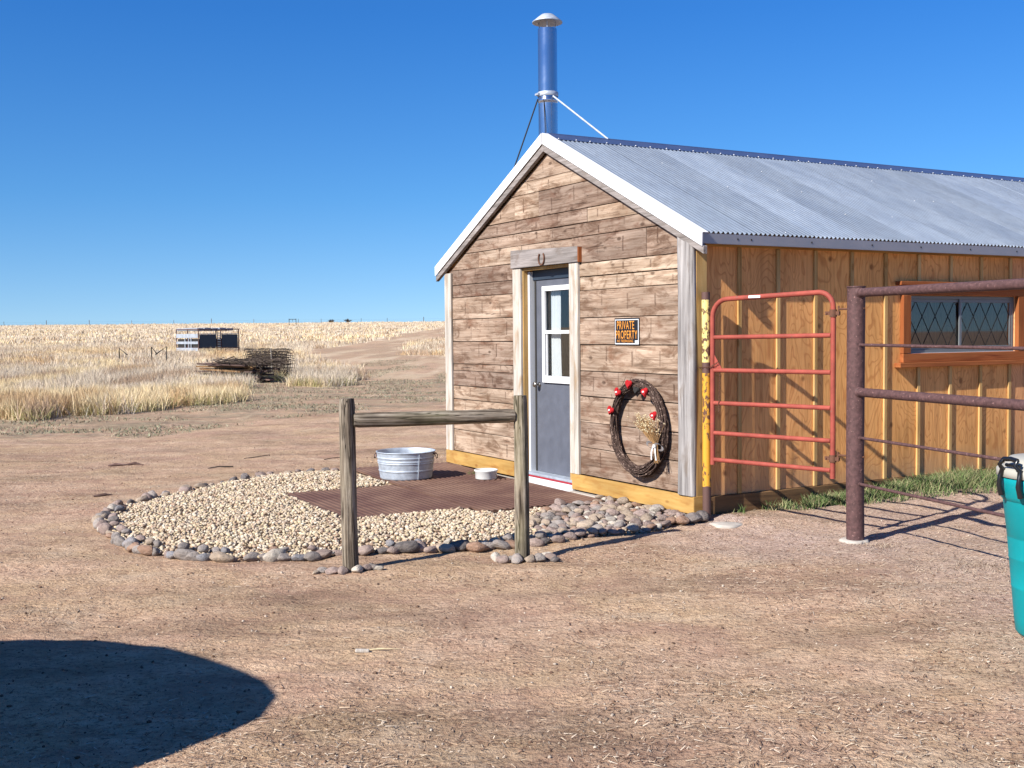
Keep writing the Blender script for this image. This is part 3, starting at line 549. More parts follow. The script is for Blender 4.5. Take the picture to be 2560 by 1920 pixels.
for i, (x, y, r_) in enumerate(cells):
    k = random.choice(['mauve', 'grey', 'tan', 'mauve', 'tan', 'tan', 'pale', 'grey', 'grey', 'mauve', 'rust']); sz_ = 'large' if r_ > .056 else 'small' if r_ < .038 else 'medium'
    stone(x, y, r_ * random.uniform(.95, 1.25), r_ * .84, r_ * random.uniform(.5, .78), k, f'{sz_} {ADJ[k]} cobble by the barn corner, {nth(i + 1)} nearest to the yellow post', 'cobbles at the barn corner', z=float(terrain(x, y, False)) + .008 + .03 * random.random())
IVs, IFs = IV1, IF1; IV1, IF1 = ico(2); sa_ = np.array(small_c)
pebbles('small_cobbles', sa_[:, 0], sa_[:, 1], terrain(sa_[:, 0], sa_[:, 1], False) + .02 + .015 * rng.random(len(sa_)), sa_[:, 2] * 1.05, palette(len(sa_), [(.33, .29, .265), (.36, .27, .235), (.46, .36, .27), (.58, .52, .44), (.36, .24, .18)], .15), 'smaller cobbles wedged between the large ones at the barn corner', 'cobbles', M['gravel'])
IV1, IF1 = IVs, IFs
n = 1500; bx = rng.random(n * 3) * 1.8; by = rng.random(n * 3) * 2.3 + 8.5; m = in_poly(bx, by, COB) & ~on_mat(bx, by, .01); bx, by = bx[m][:n], by[m][:n]; n = len(bx); sz = .012 + .014 * rng.random(n)
pebbles('small_gravel', bx, by, np.full(n, .012) + .01 * rng.random(n), sz, palette(n, [(.52, .44, .35), (.42, .34, .28), (.36, .32, .30), (.62, .54, .42)], .15), 'small stones filling the gaps between the cobbles', 'gravel', M['gravel'])

# ------------------------------------------------------------------ mats
for i, ((cv, cu), ln, wd, tw) in enumerate(mats):
    p = bw(cv, cu, .022); lab = ['rust brown ribbed mat in front of the door sill', 'dusty brown mat under the galvanised tub', 'dark reddish ribbed mat farthest from the barn, in the gravel'][i]
    m_ = MB(); nr = 20; w2, l2 = wd / 2, ln / 2; prof = []
    for k in range(nr):
        a0 = -w2 + wd * k / nr; st = wd / nr; prof += [(a0, 0), (a0 + st * .35, 0), (a0 + st * .5, .006), (a0 + st * .8, .006)]
    prof.append((w2, 0)); vs = [(a_, -l2, .018 + h_) for a_, h_ in prof] + [(a_, l2, .018 + h_) for a_, h_ in prof]; q = len(prof)
    m_.add(vs, [(j, j + 1, q + j + 1, q + j) for j in range(q - 1)]); m_.box((-w2, -l2, 0), (w2, l2, .0175))
    o = m_.build('floor_mat', M['mat']); o.location = p; o.rotation_euler = (0, 0, YAW - R(tw)); tag(o, lab, 'mat', 'ribbed mats laid before the barn')

# ------------------------------------------------------------------ BARN (local x = v back, y = u left, z up)
barn = empty('barn', tuple(C0), YAW, 'long low barn with plank gable, plywood side and corrugated metal roof', 'barn')
W, LEN, UM, SL = 4.68, 11.0, 2.34, .478
def roof_z(u, top=3.44): return top - SL * abs(u - UM)
def clip(poly, f):
    out = []
    for i in range(len(poly)):
        a_, b_ = poly[i - 1], poly[i]; fa, fb = f(a_), f(b_)
        if (fa < 0) != (fb < 0): t = fa / (fa - fb); out.append((a_[0] + (b_[0] - a_[0]) * t, a_[1] + (b_[1] - a_[1]) * t))
        if fb >= 0: out.append(b_)
    return out
def plank(u0, u1, z0, z1, mat, v0=0.0, th=.022, name='plank', bev=.0025, tilt=(0, 0, 0, 0)):
    poly = [(u0, z0 + tilt[0]), (u1, z0 + tilt[1]), (u1, z1 + tilt[2]), (u0, z1 + tilt[3])]
    poly = clip(clip(poly, lambda p: 3.44 - SL * (p[0] - UM) - p[1]), lambda p: 3.44 + SL * (p[0] - UM) - p[1])
    if len(poly) < 3: return
    return MB().prism([(v0, p[0], p[1]) for p in poly], (th, 0, 0)).build(name, mat, barn, bev)
MB().prism([(.028, 0, .05), (.028, W, .05), (.028, W, roof_z(W)), (.028, UM, 3.44), (.028, 0, roof_z(0))], (.03, 0, 0))
# backing sheet round the door opening
bk = MB(); DO0, DO1, DOT = 1.90, 2.885, 2.30
for (a_, b_, c_, d_) in ((0.02, DO0, .05, DOT), (DO1, W - .02, .05, DOT)): bk.box((.026, a_, c_), (.05, b_, min(d_, 2.29)))
bk.prism([(.026, .02, 2.295), (.026, W - .02, 2.295), (.026, W - .02, 2.315), (.026, UM, 3.42), (.026, .02, 2.315)], (.024, 0, 0)); bk.build('wall_backing', M['dark'], barn)
GAPZ = .007
LEFT = [.21, .468, .668, .832, .99, 1.171, 1.255, 1.517, 1.777, 2.034, 2.182, 2.357]
RIGHT = [.21, .482, .73, .984, 1.23, 1.489, 1.75, 2.015, 2.147, 2.282, 2.33]
def row(z0, z1, ua, ub, cuts=()):
    e = [ua] + [c_ for c_ in cuts if ua < c_ < ub] + [ub]; j = lambda: random.uniform(-.004, .004)
    for a_, b_ in zip(e, e[1:]):
        plank(a_ + .0012, b_ - .0012, z0 + GAPZ / 2, z1 - GAPZ / 2, M['plank'], random.uniform(-.004, .003), .022, tilt=(j() * .6, j() * .6, j() * .6, j() * .6))
for i, (a_, b_) in enumerate(zip(LEFT, LEFT[1:])): row(a_, b_, DO1 + .005, W - .005, (3.86, 3.20) if i == 10 else ())
for i, (a_, b_) in enumerate(zip(RIGHT[:9], RIGHT[1:10])): row(a_, b_, .005, DO0 - .005)
row(2.357, 2.54, DO1 + .005, W - .005, (3.86,)); row(2.282, 2.54, .005, DO0 - .005, (.665,)); row(2.30, 2.54, DO0 - .004, DO1 + .004, ())
row(2.54, 2.672, .3, 4.4, (2.30,)); row(2.672, 2.812, .3, 4.4, (1.62,)); row(2.812, 3.07, .6, 4.0, (2.525, 3.03)); row(3.07, 3.20, 1.2, 3.4, ()); row(3.20, 3.44, 1.5, 3.2, ())
# base boards, posts, trims
plank(-.04, 1.865, .053, .205, M['yellow_wood_y'], -.038, .034, 'base_board'); plank(3.027, 4.69, .055, .208, M['yellow_wood_y'], -.038, .034, 'base_board')
def rounded_post(u0, u1, z0, top, v0, th, mat, name):
    pr = []; n_ = 8
    for k in range(n_ + 1): t = math.pi * k / n_; pr.append((v0 + th * (1 - math.sin(t) ** .35 * .999) * .55 + 0, (u0 + u1) / 2 - (u1 - u0) / 2 * math.cos(t)))
    pr += [(v0 + th, u1 - .001), (v0 + th, u0 + .001)]; mm = MB(); nz = 14; vs = []
    for k in range(nz + 1):
        f = k / nz
        for (a_, b_) in pr:
            zt = top(b_); z = z0 + (zt - z0) * f; vs.append((a_ + .004 * math.sin(z * 5 + b_ * 30) * (a_ < v0 + th * .9), b_ + .004 * math.sin(z * 3.1 + 1), z))
    q = len(pr); mm.add(vs, [(k * q + j, k * q + (j + 1) % q, (k + 1) * q + (j + 1) % q, (k + 1) * q + j) for k in range(nz) for j in range(q)], True); mm.add(vs[:q], [tuple(range(q))]); mm.add(vs[-q:], [tuple(range(q - 1, -1, -1))])
    return mm.build(name, mat, barn)
rounded_post(-.044, .160, .208, lambda u: roof_z(u) + .03, -.058, .054, M['grey_wood'], 'corner_post')
plank(4.535, 4.70, .208, 2.33, M['pale_trim'], -.03, .026, 'corner_post')
MB().box((-.003, -.042, .0), (.112, -.004, 2.33)).build('corner_board', M['yellow_wood_z'], barn, .003)
MB().box((-.038, -.048, .053), (.105, -.0425, .205)).build('base_board', M['yellow_wood_x'], barn, .002)
plank(1.752, 1.910, .207, 2.296, M['pale_trim'], -.030, .028, 'door_trim'); plank(2.872, 3.04, .209, 2.296, M['pale_trim'], -.030, .028, 'door_trim')
lt = MB().prism([(-.048, 1.728, 2.297), (-.048, 3.05, 2.300), (-.048, 3.048, 2.494), (-.048, 1.73, 2.448)], (.045, 0, 0)).build('lintel', M['grey_wood_y'], barn, .003)
MB().box((-.044, 1.714, 2.296), (-.003, 1.7265, 2.444)).build('lintel_end', M['redwood_z'], barn)
# ---- door
door = MB().box((.112, 2.045, .135), (.150, 2.775, 2.165)).build('door', M['door'], barn, .003)
k = MB()  # leaf stiles: raised frame round window
MB().box((.106, 2.775, .11), (.15, 2.805, 2.20)).build('door_stop', M['dark'], barn)
MB().box((.098, 1.955, 2.168), (.15, 2.826, 2.275)).build('door_header_shade', M['navy'], barn)  # navy colour stands in for the lintel's shade above the leaf
MB().box((.055, 2.826, .10), (.15, 2.868, 2.26)).box((.055, 1.955, .10), (.105, 1.988, 2.26)).build('door_frame', M['white'], barn, .002)
MB().box((.0, 2.858, .10), (.054, 2.884, 2.28)).box((.0, 1.905, .10), (.054, 1.955, 2.28)).box((.0, 1.905, 2.266), (.054, 2.884, 2.295)).build('door_jamb', M['yellow_wood_z'], barn)
MB().box((-.025, 1.875, .108), (.15, 3.02, .132)).build('door_sill', M['galv'], barn, .002)
MB().box((-.028, 1.875, .088), (-.0, 3.02, .107)).build('sill_stripe', M['redpaint'], barn, .002)
wf = MB(); wu0, wu1, wz0, wz1 = 2.03, 2.625, 1.085, 2.095; t_ = .052
wf.box((.085, wu0, wz0), (.111, wu1, wz0 + t_ * 1.4)).box((.085, wu0, wz1 - t_), (.111, wu1, wz1)).box((.085, wu1 - t_, wz0 + t_ * 1.4), (.111, wu1, wz1 - t_)).box((.085, wu0, wz0 + t_ * 1.4), (.111, wu0 + t_, wz1 - t_)).box((.088, wu0 + t_, 1.597), (.111, wu1 - t_, 1.633))
wf.box((.095, 2.540, 1.16), (.111, 2.552, 1.597)).build('door_window', M['winwhite'], barn, .002)
# cut the glass opening out of the leaf: rebuild leaf as frame
bpy.data.objects.remove(door)
gz0, gz1, gu0, gu1 = wz0 + .05, wz1 - .03, wu0 + .03, wu1 - .03
door = MB().box((.112, 1.98, .135), (.150, 2.775, gz0)).box((.112, 1.98, gz1), (.150, 2.775, 2.165)).box((.112, 1.98, gz0), (.150, gu0, gz1)).box((.112, gu1, gz0), (.150, 2.775, gz1)).build('door', M['door'], barn)
MB().lathe([(0, 0), (.026, .0), (.028, .006), (.012, .010), (.010, .035), (.026, .045), (.031, .06), (.024, .074), (0, .078)], 20).build('door_knob', M['brass'], door).matrix_local = Matrix.Translation((.112, 2.72, 1.06)) @ Matrix.Rotation(R(-90), 4, 'Y')
MB().add([(.125, gu0, gz0), (.125, gu1, gz0), (.125, gu1, gz1), (.125, gu0, gz1)], [(0, 3, 2, 1)]).build('pane', M['glass'], door)
cu = MB(); nn = 30; prof = [(.165 + .012 * math.sin(i * 1.15) + .004 * math.sin(i * 2.7), i / nn) for i in range(nn + 1)]
vs = []
for kz in range(13):
    f = kz / 12; z = 1.1 + .97 * f; wd = .235 - .02 * math.sin(f * 3.1) - .05 * max(0, f - .75); vs += [(a_, 2.56 - wd * .86 * t, z) for a_, t in prof]
q = nn + 1; cu.add(vs, [(a_ * q + b_, a_ * q + b_ + 1, (a_ + 1) * q + b_ + 1, (a_ + 1) * q + b_) for a_ in range(12) for b_ in range(nn)], True); cu.build('curtain', M['curtain'], door)
# ---- foundation
MB().box((-.066, -.0, -.12), (.02, 1.87, .034)).box((-.066, 3.03, -.12), (.02, 4.66, .030)).box((.02, -.0, -.12), (LEN, 1.87, .045)).box((.15, 1.87, -.12), (LEN, 4.66, .045)).build('foundation', M['concrete'], barn)
MB().box((-.030, 1.872, -.12), (.15, 3.028, .087)).build('door_step', M['white'], barn, .003)
# ---- side wall: plywood sheets, battens, skirt, frieze
WV0, WV1, WZ0, WZ1 = 2.60, 4.19, 1.375, 1.935
bats = [.495, .94, 1.39, 1.845, 2.29, 2.745, 3.20, 3.65, 4.10, 4.56] + [4.56 + .4525 * i for i in range(1, 14)]
edges = [.112] + [1.39, 2.745, 4.10] + [4.10 + 1.3575 * i for i in range(1, 6)]
for a_, b_ in zip(edges, edges[1:]):
    rects = [(a_, b_, .19, 2.40)]
    if a_ < WV1 and b_ > WV0:
        rects = []
        l_, r_ = max(a_, WV0), min(b_, WV1)
        if a_ < WV0: rects.append((a_, WV0, .19, 2.40))
        if b_ > WV1: rects.append((WV1, b_, .19, 2.40))
        rects += [(l_, r_, .19, WZ0), (l_, r_, WZ1, 2.40)]
    mb = MB()
    for (p0, p1, q0, q1) in rects: mb.box((p0 + (.001 if p0 == a_ else 0), 0, q0), (p1 - (.001 if p1 == b_ else 0), .014, q1))
    mb.build('plywood_sheet', M['ply'], barn)
for v in bats:
    segs = [(.19, 2.325)]
    if 2.44 < v < 4.40: segs = [(.19, 1.243), (2.068, 2.325)]
    for z0, z1 in segs: MB().box((v - .020, -.020, z0), (v + .020, -.0005, z1)).build('batten', M['batten'], barn, .0025)
MB().box((.113, -.022, 2.328), (LEN, -.0005, 2.40)).build('frieze_board', M['yellow_wood_x'], barn, .002)
for a_, b_ in ((.113, 3.7), (3.703, 7.4), (7.403, LEN)): MB().box((a_, -.030, .035), (b_, -.0005, .186)).build('skirt_board', M['skirt_wood'], barn, .003)
# other walls close the shell
MB().box((.115, 4.655, .04), (LEN, 4.675, 2.33)).prism([(LEN, 0, .04), (LEN, W, .04), (LEN, W, 2.3), (LEN, UM, 3.42), (LEN, 0, 2.3)], (-.02, 0, 0)).box((.05, 4.60, .04), (.115, 4.67, 2.3)).build('rear_walls', M['ply'], barn)
# ---- side window
win = MB().box((2.497, -.044, 1.290), (4.30, -.0008, 1.376)).build('window', M['redwood'], barn, .003)
MB().box((2.497, -.044, 1.937), (4.30, -.0008, 2.025)).build('casing', M['redwood'], win, .003)
MB().box((2.497, -.046, 1.378), (WV0, -.0008, 1.935)).build('casing', M['redwood_z'], win, .003); MB().box((WV1, -.046, 1.378), (4.30, -.0008, 1.935)).build('casing', M['redwood_z'], win, .003)
MB().box((2.42, -.078, 1.245), (4.38, -.0008, 1.288)).build('window_sill', M['redwood'], win, .003)
MB().box((2.43, -.075, 2.027), (4.37, -.0008, 2.066)).build('head_cap', M['redwood'], win, .003)
fr_ = MB(); 
def ring(mb, v0, v1, z0, z1, t, u0, u1): mb.box((v0, u0, z0), (v1, u1, z0 + t)).box((v0, u0, z1 - t), (v1, u1, z1)).box((v0, u0, z0 + t), (v0 + t, u1, z1 - t)).box((v1 - t, u0, z0 + t), (v1, u1, z1 - t))
ring(fr_, WV0 + .002, WV1 - .002, WZ0 + .002, WZ1 - .002, .030, .012, .05); ring(fr_, WV0 + .032, 3.42, WZ0 + .032, WZ1 - .032, .032, .030, .046); ring(fr_, 3.36, WV1 - .032, WZ0 + .032, WZ1 - .032, .032, .0145, .0295); fr_.build('window_frame', M['alu'], win, .002)
MB().box((2.60, -.006, WZ0 - .004), (4.19, .011, WZ0 + .004)).build('drip_edge', M['winwhite'], win)
for (a_, b_, u_) in ((WV0 + .062, 3.39, .038), (3.39, WV1 - .062, .022)):
    MB().add([(a_, u_, WZ0 + .06), (b_, u_, WZ0 + .06), (b_, u_, WZ1 - .06), (a_, u_, WZ1 - .06)], [(0, 1, 2, 3)]).build('pane', M['glass'], win)
    lat = MB(); z0, z1 = WZ0 + .06, WZ1 - .06; wp = .185; h_ = z1 - z0; d_ = h_ * .62
    for sgn in (1, -1):
        for i in range(-6, 12):
            poly = [(a_ + i * wp - .0032, z0), (a_ + i * wp + .0032, z0), (a_ + i * wp + .0032 + sgn * d_, z1), (a_ + i * wp - .0032 + sgn * d_, z1)]
            poly = clip(clip(poly, lambda p: p[0] - a_), lambda p: b_ - p[0])
            if len(poly) > 2: lat.prism([(p[0], u_ - .003 - (.0006 if sgn > 0 else 0), p[1]) for p in poly], (0, .0022, 0))
    lat.build('lattice', M['dark'], win)
# ---- roof
RT, OH, FV = 3.615, .135, -.055                                # ridge height, eave overhang, front edge
SN = math.sqrt(1 + SL * SL)
def slope_pt(side, d, h=0.0):    # d along the slope from the ridge (horizontal), h lift normal to it
    u = UM - side * d; return u - side * h * SL / SN, RT - SL * d + h / SN
pw = .66; npan = 17; PIT = .052
for side in (1, -1):
    for i in range(npan):
        a_ = FV + i * pw - (0 if i == 0 else .03); b_ = FV + (i + 1) * pw; ns = int((b_ - a_) / PIT * 8); vs = []; dd = [.0, 2.475]
        for d in dd:
            for k_ in range(ns + 1):
                v = a_ + (b_ - a_) * k_ / ns; h = .012 * math.cos(2 * math.pi * v / PIT) + .002 * (i % 2); u, z = slope_pt(side, d, h); vs.append((v, u, z))
        q = ns + 1; fs = [(k_, k_ + 1, q + k_ + 1, q + k_) for k_ in range(ns)]
        if side < 0: fs = [f[::-1] for f in fs]
        MB().add(vs, fs, True).build('roof_sheet', M['roof'], barn)
und = MB()
for side in (1, -1):
    pts = [slope_pt(side, 0, -.016), slope_pt(side, 2.44, -.016), slope_pt(side, 2.44, -.040), slope_pt(side, 0, -.040)]
    und.prism([(FV + .02, p[0], p[1]) for p in pts], (LEN - .02, 0, 0))
und.build('roof_deck', M['yellow_wood_x'], barn)
rc = MB()
for side in (1, -1):
    pts = [slope_pt(side, 0, .022), slope_pt(side, .135, .013), slope_pt(side, .135, .0105), slope_pt(side, 0, .018)]
    rc.prism([(FV + .05, p[0], p[1]) for p in pts], (LEN + .05, 0, 0))
rc.tube([(FV + .05, UM, RT + .018), (FV + LEN, UM, RT + .018)], .012, 8); rc.build('ridge_cap', M['ridge'], barn)
scr = MB()
for i in range(60):
    u, z = slope_pt(1, .125, .016); scr.lathe([(.008, -.002), (.007, .003), (0, .006)], 6, (FV + .12 + i * .19 + random.uniform(-.02, .02), u, z))
for i in range(18):
    for d in (.65, 1.25, 1.85, 2.42):
        for j in (0, .33): 
            if random.random() < .3: u, z = slope_pt(1, d + random.uniform(-.02, .02), .010); scr.lathe([(.006, -.002), (.005, .002), (0, .004)], 6, (FV + .02 + i * pw + j, u, z))
tag(scr.build('roof_screws', M['white_metal'], barn), kind='stuff')
# rake trims: white metal with a flange over the sheets, grey board beneath
for side in (1, -1):
    tp = [slope_pt(side, 0, .020), slope_pt(side, 2.53, .020)]; lo = .112
    poly = [(FV - .016, tp[0][0], RT + .0222), (FV - .016, tp[1][0], tp[1][1]), (FV - .016, tp[1][0] + side * .004, tp[1][1] - lo), (FV - .016, tp[0][0], RT + .0222 - lo)]
    mb = MB().prism(poly, (.010, 0, 0)); a0, a1 = slope_pt(side, 0.0, .0225), slope_pt(side, 2.53, .0225); b0, b1 = slope_pt(side, 0.0, .0175), slope_pt(side, 2.53, .0175)
    mb.prism([(FV - .006, a0[0], a0[1]), (FV - .006, a1[0], a1[1]), (FV - .006, b1[0], b1[1]), (FV - .006, b0[0], b0[1])], (.062, 0, 0)); mb.build('rake_trim', M['white_metal'], barn)
    z0 = RT + .0222 - lo
    poly = [(FV - .001, UM, z0 - .001), (FV - .001, tp[1][0], tp[1][1] - lo - .001), (FV - .001, tp[1][0], tp[1][1] - lo - .066), (FV - .001, UM, z0 - .072)]
    MB().prism(poly, (.042, 0, 0)).build('rake_board', M['grey_wood_y'], barn, .002)
# eave fascia, both sides
for side in (1, -1):
    u, z = slope_pt(side, 2.485, 0); e = -side * .004
    MB().box((FV + .012, u, z - .088), (LEN, u + side * .030, z - .012)).build('fascia_board', M['yellow_wood_x'], barn)
    MB().box((FV + .006, u - side * .004, z - .086), (LEN, u - side * .0005, z - .006)).box((FV + .006, u - side * .004, z - .090), (LEN, u + side * .02, z - .0865)).build('eave_trim', M['fascia'], barn)
sc2 = MB(); u, z = slope_pt(1, 2.485, 0)
for v in (.35, .50, 1.2, 1.95, 2.6, 3.3, 4.0, 4.7, 5.4): sc2.box((v, u - .0075, z - .052), (v + .012, u - .0042, z - .038))
tag(sc2.build('trim_screws', M['dark'], barn), kind='stuff')
# stove pipe through the far slope
pv, pu = .62, 3.34; pz = RT - SL * (pu - UM)
chim = MB().lathe([(.108, pz - .10), (.108, 3.6), (.108, 4.17), (.108, 4.184), (.112, 4.188), (.112, 4.227), (.108, 4.231), (.108, 4.245), (.108, 4.6), (.108, 5.0)], 40, (pv, pu, 0)).build('stove_pipe', M['pipe'], barn)
MB().lathe([(.26, pz - .13), (.16, pz + .02), (.112, pz + .16)], 32, (pv, pu, 0)).build('flashing', M['galv'], chim)
MB().lathe([(.114, 4.25), (.118, 4.255), (.118, 4.295), (.114, 4.30)], 40, (pv, pu, 0)).box((pv - .14, pu - .02, 4.262), (pv - .10, pu + .05, 4.282)).build('pipe_band', M['galv'], chim)
MB().lathe([(.07, 5.16), (.17, 5.08), (.17, 5.07), (.0, 5.12)], 28, (pv, pu, 0)).tube([(pv + .09, pu, 4.97), (pv + .11, pu, 5.09)], .006, 5).tube([(pv - .05, pu + .08, 4.97), (pv - .06, pu + .09, 5.09)], .006, 5).tube([(pv - .05, pu - .08, 4.97), (pv - .06, pu - .09, 5.09)], .006, 5).build('rain_cap', M['galv'], chim)
MB().tube([(pv, pu - .115, 4.24), (pv + .12, UM - .01, RT + .02)], .011, 8).build('brace_rod', M['galv'], chim)
MB().tube([(pv - .10, pu + .05, 4.23), (pv - .45, pu + .30, pz - .10)], .008, 6).build('brace_rod', M['dark'], chim)
MB().tube([(pv - .09, pu - .06, 4.22), (pv - .10, pu - .10, 3.9), (pv - .10, pu - .10, 3.3)], .005, 6).build('seam_wire', M['dark'], chim)

# ------------------------------------------------------------------ things on the gable wall
def on_wall(name, u, z, label, cat): return empty(name, tuple(bw(-.006, u, z)), YAW, label, cat)
hsr = on_wall('horseshoe', 2.39, 2.37, 'rusty horseshoe, open end up, on the grey lintel over the door', 'horseshoe'); hsr.location = bw(-.05, 2.39, 2.37)
pts = [(-.008, .055 * math.cos(t) * (1 if abs(math.cos(t)) > .2 else 1), .066 * math.sin(t)) for t in [R(134 + i * 272 / 24) for i in range(25)]]
MB().tube([(p[0], -p[1] if False else p[1], p[2] - .0) for p in pts], .0085, 8).build('shoe', M['rust'], hsr)
sg = on_wall('private_property_sign', .958, 1.612, 'small black sign with orange lettering PRIVATE PROPERTY on the plank wall', 'sign')
MB().box((-.0035, -.194, -.124), (.0, .194, .124)).build('sign_plate', painted('sign_black', (.012, .012, .016), .4, 0, .1, 4), sg)
bd = MB(); x_ = -.0042
bd.box((x_, -.186, .104), (-.0035, .186, .112)).box((x_, -.186, -.118), (-.0035, .186, -.108)).box((x_, .178, -.108), (-.0035, .186, .104)).box((x_, -.186, -.108), (-.0035, -.176, .104)).box((x_, -.176, -.108), (-.0035, -.128, -.082)); bd.build('sign_border', M['white'], sg)
orange = painted('sign_orange', (.90, .36, .05), .5, 0, .08, 3)
def text(body, width, height, zc, yc=0.0, off=.0):
    cv = bpy.data.curves.new('lettering', 'FONT'); cv.body = body; cv.align_x = 'CENTER'; cv.align_y = 'CENTER'; cv.offset = off; cv.extrude = .0; cv.size = 1; cv.space_character = 1.12
    to = bpy.data.objects.new('t', cv); C.objects.link(to); bpy.context.view_layer.update(); dg = bpy.context.evaluated_depsgraph_get(); me = bpy.data.meshes.new_from_object(to.evaluated_get(dg)); C.objects.unlink(to); bpy.data.objects.remove(to)
    co = np.array([v.co[:] for v in me.vertices]); mn, mx = co.min(0), co.max(0)
    for v in me.vertices:
        a_ = (v.co.x - (mn[0] + mx[0]) / 2) / (mx[0] - mn[0]) * width; b_ = (v.co.y - (mn[1] + mx[1]) / 2) / (mx[1] - mn[1]) * height; v.co = (-.0052, yc - a_, zc + b_)
    me.materials.append(orange); o = bpy.data.objects.new('lettering', me); C.objects.link(o); o.parent = sg; return o
text('PRIVATE', .270, .076, .058, .018, .004); text('PROPERTY', .338, .076, -.029, .004, .004); text('NO TRESPASSING', .25, .024, -.088, .026, .004)

wr = empty('wreath', tuple(bw(-.062, .715, .745)), YAW, 'large oval twig wreath with red hearts and a bunch of dried flowers on the wall', 'wreath')
vm = MB(); rr = random.Random(4)
for i in range(60):
    ph = rr.random() * 6.28; rad = .038 * math.sqrt(rr.random()); oy, ox = rad * math.cos(ph), rad * math.sin(ph); tw_ = rr.choice([-3, -2, 2, 3, 4]); n_ = 46; r0 = rr.uniform(.003, .0072); p0 = rr.random() * 6.28
    pts = []
    for k_ in range(n_):
        t = 2 * math.pi * k_ / n_; fat = 1 + .35 * max(0, math.cos(t + 2.3)) ; rad2 = rad * fat; q = ph + tw_ * t * .5 if False else ph + .9 * math.sin(t + p0) + (t * tw_ if abs(tw_) < 0 else 0)
        Rr = .378 + rad2 * math.cos(q) + .006 * math.sin(9 * t + p0); pts.append((rad2 * math.sin(q) * .9, Rr * 1.0 * math.cos(t), Rr * 1.05 * math.sin(t)))
    vm.tube(pts, r0, 5, closed=True)
for i in range(90):
    t = rr.random() * 6.28; Rr = .378 + rr.uniform(-.04, .05); p = Vector((rr.uniform(-.04, .02), Rr * math.cos(t), Rr * 1.05 * math.sin(t))); d = Vector((rr.uniform(-.4, .2), -math.sin(t), math.cos(t))) + Vector((0, math.cos(t), math.sin(t))) * rr.uniform(-.5, .6)
    vm.tube([p, p + d.normalized() * rr.uniform(.04, .12)], [.003, .001], 4)
tag(vm.build('vine_ring', M['vine'], wr), kind='stuff')
def heart(y, z, s_, mat, rot=0.0, flower=True, x=-.055):
    pts = []
    for k_ in range(28):
        t = 2 * math.pi * k_ / 28; a_ = 16 * math.sin(t) ** 3 / 17; b_ = (13 * math.cos(t) - 5 * math.cos(2 * t) - 2 * math.cos(3 * t) - math.cos(4 * t)) / 17
        pts.append((x, a_ * math.cos(rot) - b_ * math.sin(rot), a_ * math.sin(rot) + b_ * math.cos(rot)))
    h = MB(); q = [(p[0], y + p[1] * s_, z + p[2] * s_) for p in pts]; q2 = [(p[0] - .012, y + p[1] * s_ * .82, z + p[2] * s_ * .82) for p in pts]; q3 = [(x + .008, a_[1], a_[2]) for a_ in q]
    h.add(q + q2 + q3, [tuple(range(28, 56))] + [(i, (i + 1) % 28, 28 + (i + 1) % 28, 28 + i) for i in range(28)] + [(56 + i, 56 + (i + 1) % 28, (i + 1) % 28, i) for i in range(28)]); ho = h.build('heart', mat, wr)
    if flower: MB().lathe([(0, .012), (.008, .010), (.011, 0)], 10).build('button', M['ribbon'], ho).matrix_local = Matrix.Translation((x - .012, y, z)) @ Matrix.Rotation(R(-90), 4, 'Y')
cuu, cz_ = .72, .745
for u, z, rt in ((.797, 1.168, .1), (.99, 1.08, .5), (1.118, .895, .35), (.530, 1.10, -.25), (.385, .882, -.3)): heart((u - cuu) * .90, (z - cz_) * .93, .048, M['heart'], rt, abs(u - .797) > .01)
heart(.700 - cuu, 1.085 - cz_, .042, M['dark'], .1, False, -.035)
# dried flowers tied with a white bow on the right of the ring
fl = MB(); st_ = MB(); base = Vector((-.085, -.385, -.13))
for i in range(150):
    tip = base + Vector((rr.uniform(-.06, .02), rr.gauss(.13, .085), rr.uniform(.14, .28))); tip.z -= abs(tip.y + .17) * .18; mid_ = base.lerp(tip, .5) + Vector((0, rr.uniform(-.015, .015), 0)); st_.tube([base + Vector((0, rr.uniform(-.012, .012), -.02)), mid_, tip], .0014, 3, False)
    for j in range(2):
        c_ = tip + Vector((rr.uniform(-.01, .01), rr.uniform(-.012, .012), rr.uniform(-.012, .012))); r0 = rr.uniform(.004, .0085); fl.add([c_ + Vector(q) * r0 for q in ((1, 0, 0), (-1, 0, 0), (0, 1, 0), (0, -1, 0), (0, 0, 1), (0, 0, -1))], [(0, 2, 4), (2, 1, 4), (1, 3, 4), (3, 0, 4), (2, 0, 5), (1, 2, 5), (3, 1, 5), (0, 3, 5)])
for i in range(26): st_.tube([base + Vector((0, rr.uniform(-.02, .02), .01)), base + Vector((-.01, rr.gauss(-.005, .03), rr.uniform(-.16, -.10)))], .0018, 3, False)
tag(st_.build('flower_stems', M['dry_stem'], wr), kind='stuff'); tag(fl.build('dried_flowers', M['dry_flower'], wr), kind='stuff')
bow = MB(); b0 = base + Vector((-.018, 0, 0))
for sgn in (1, -1):
    lp = [b0 + Vector((-.012 * math.sin(t), sgn * (.055 - .055 * math.cos(t)), .030 * math.sin(t) + sgn * .004)) for t in [R(a_) for a_ in range(0, 361, 24)]]
    for a_, b_ in zip(lp, lp[1:]): bow.add([a_ + Vector((-.01, 0, .008)), b_ + Vector((-.01, 0, .008)), b_ - Vector((-.01, 0, .008)), a_ - Vector((-.01, 0, .008))], [(0, 1, 2, 3)])
    tl = [b0 + Vector((0, sgn * .012 + .01, -.0)), b0 + Vector((-.006, sgn * .028 + .016, -.06)), b0 + Vector((0, sgn * .034 + .016, -.125))]
    for a_, b_ in zip(tl, tl[1:]): bow.add([a_ + Vector((0, .009, 0)), b_ + Vector((0, .009, 0)), b_ - Vector((0, .009, 0)), a_ - Vector((0, .009, 0))], [(0, 1, 2, 3)])
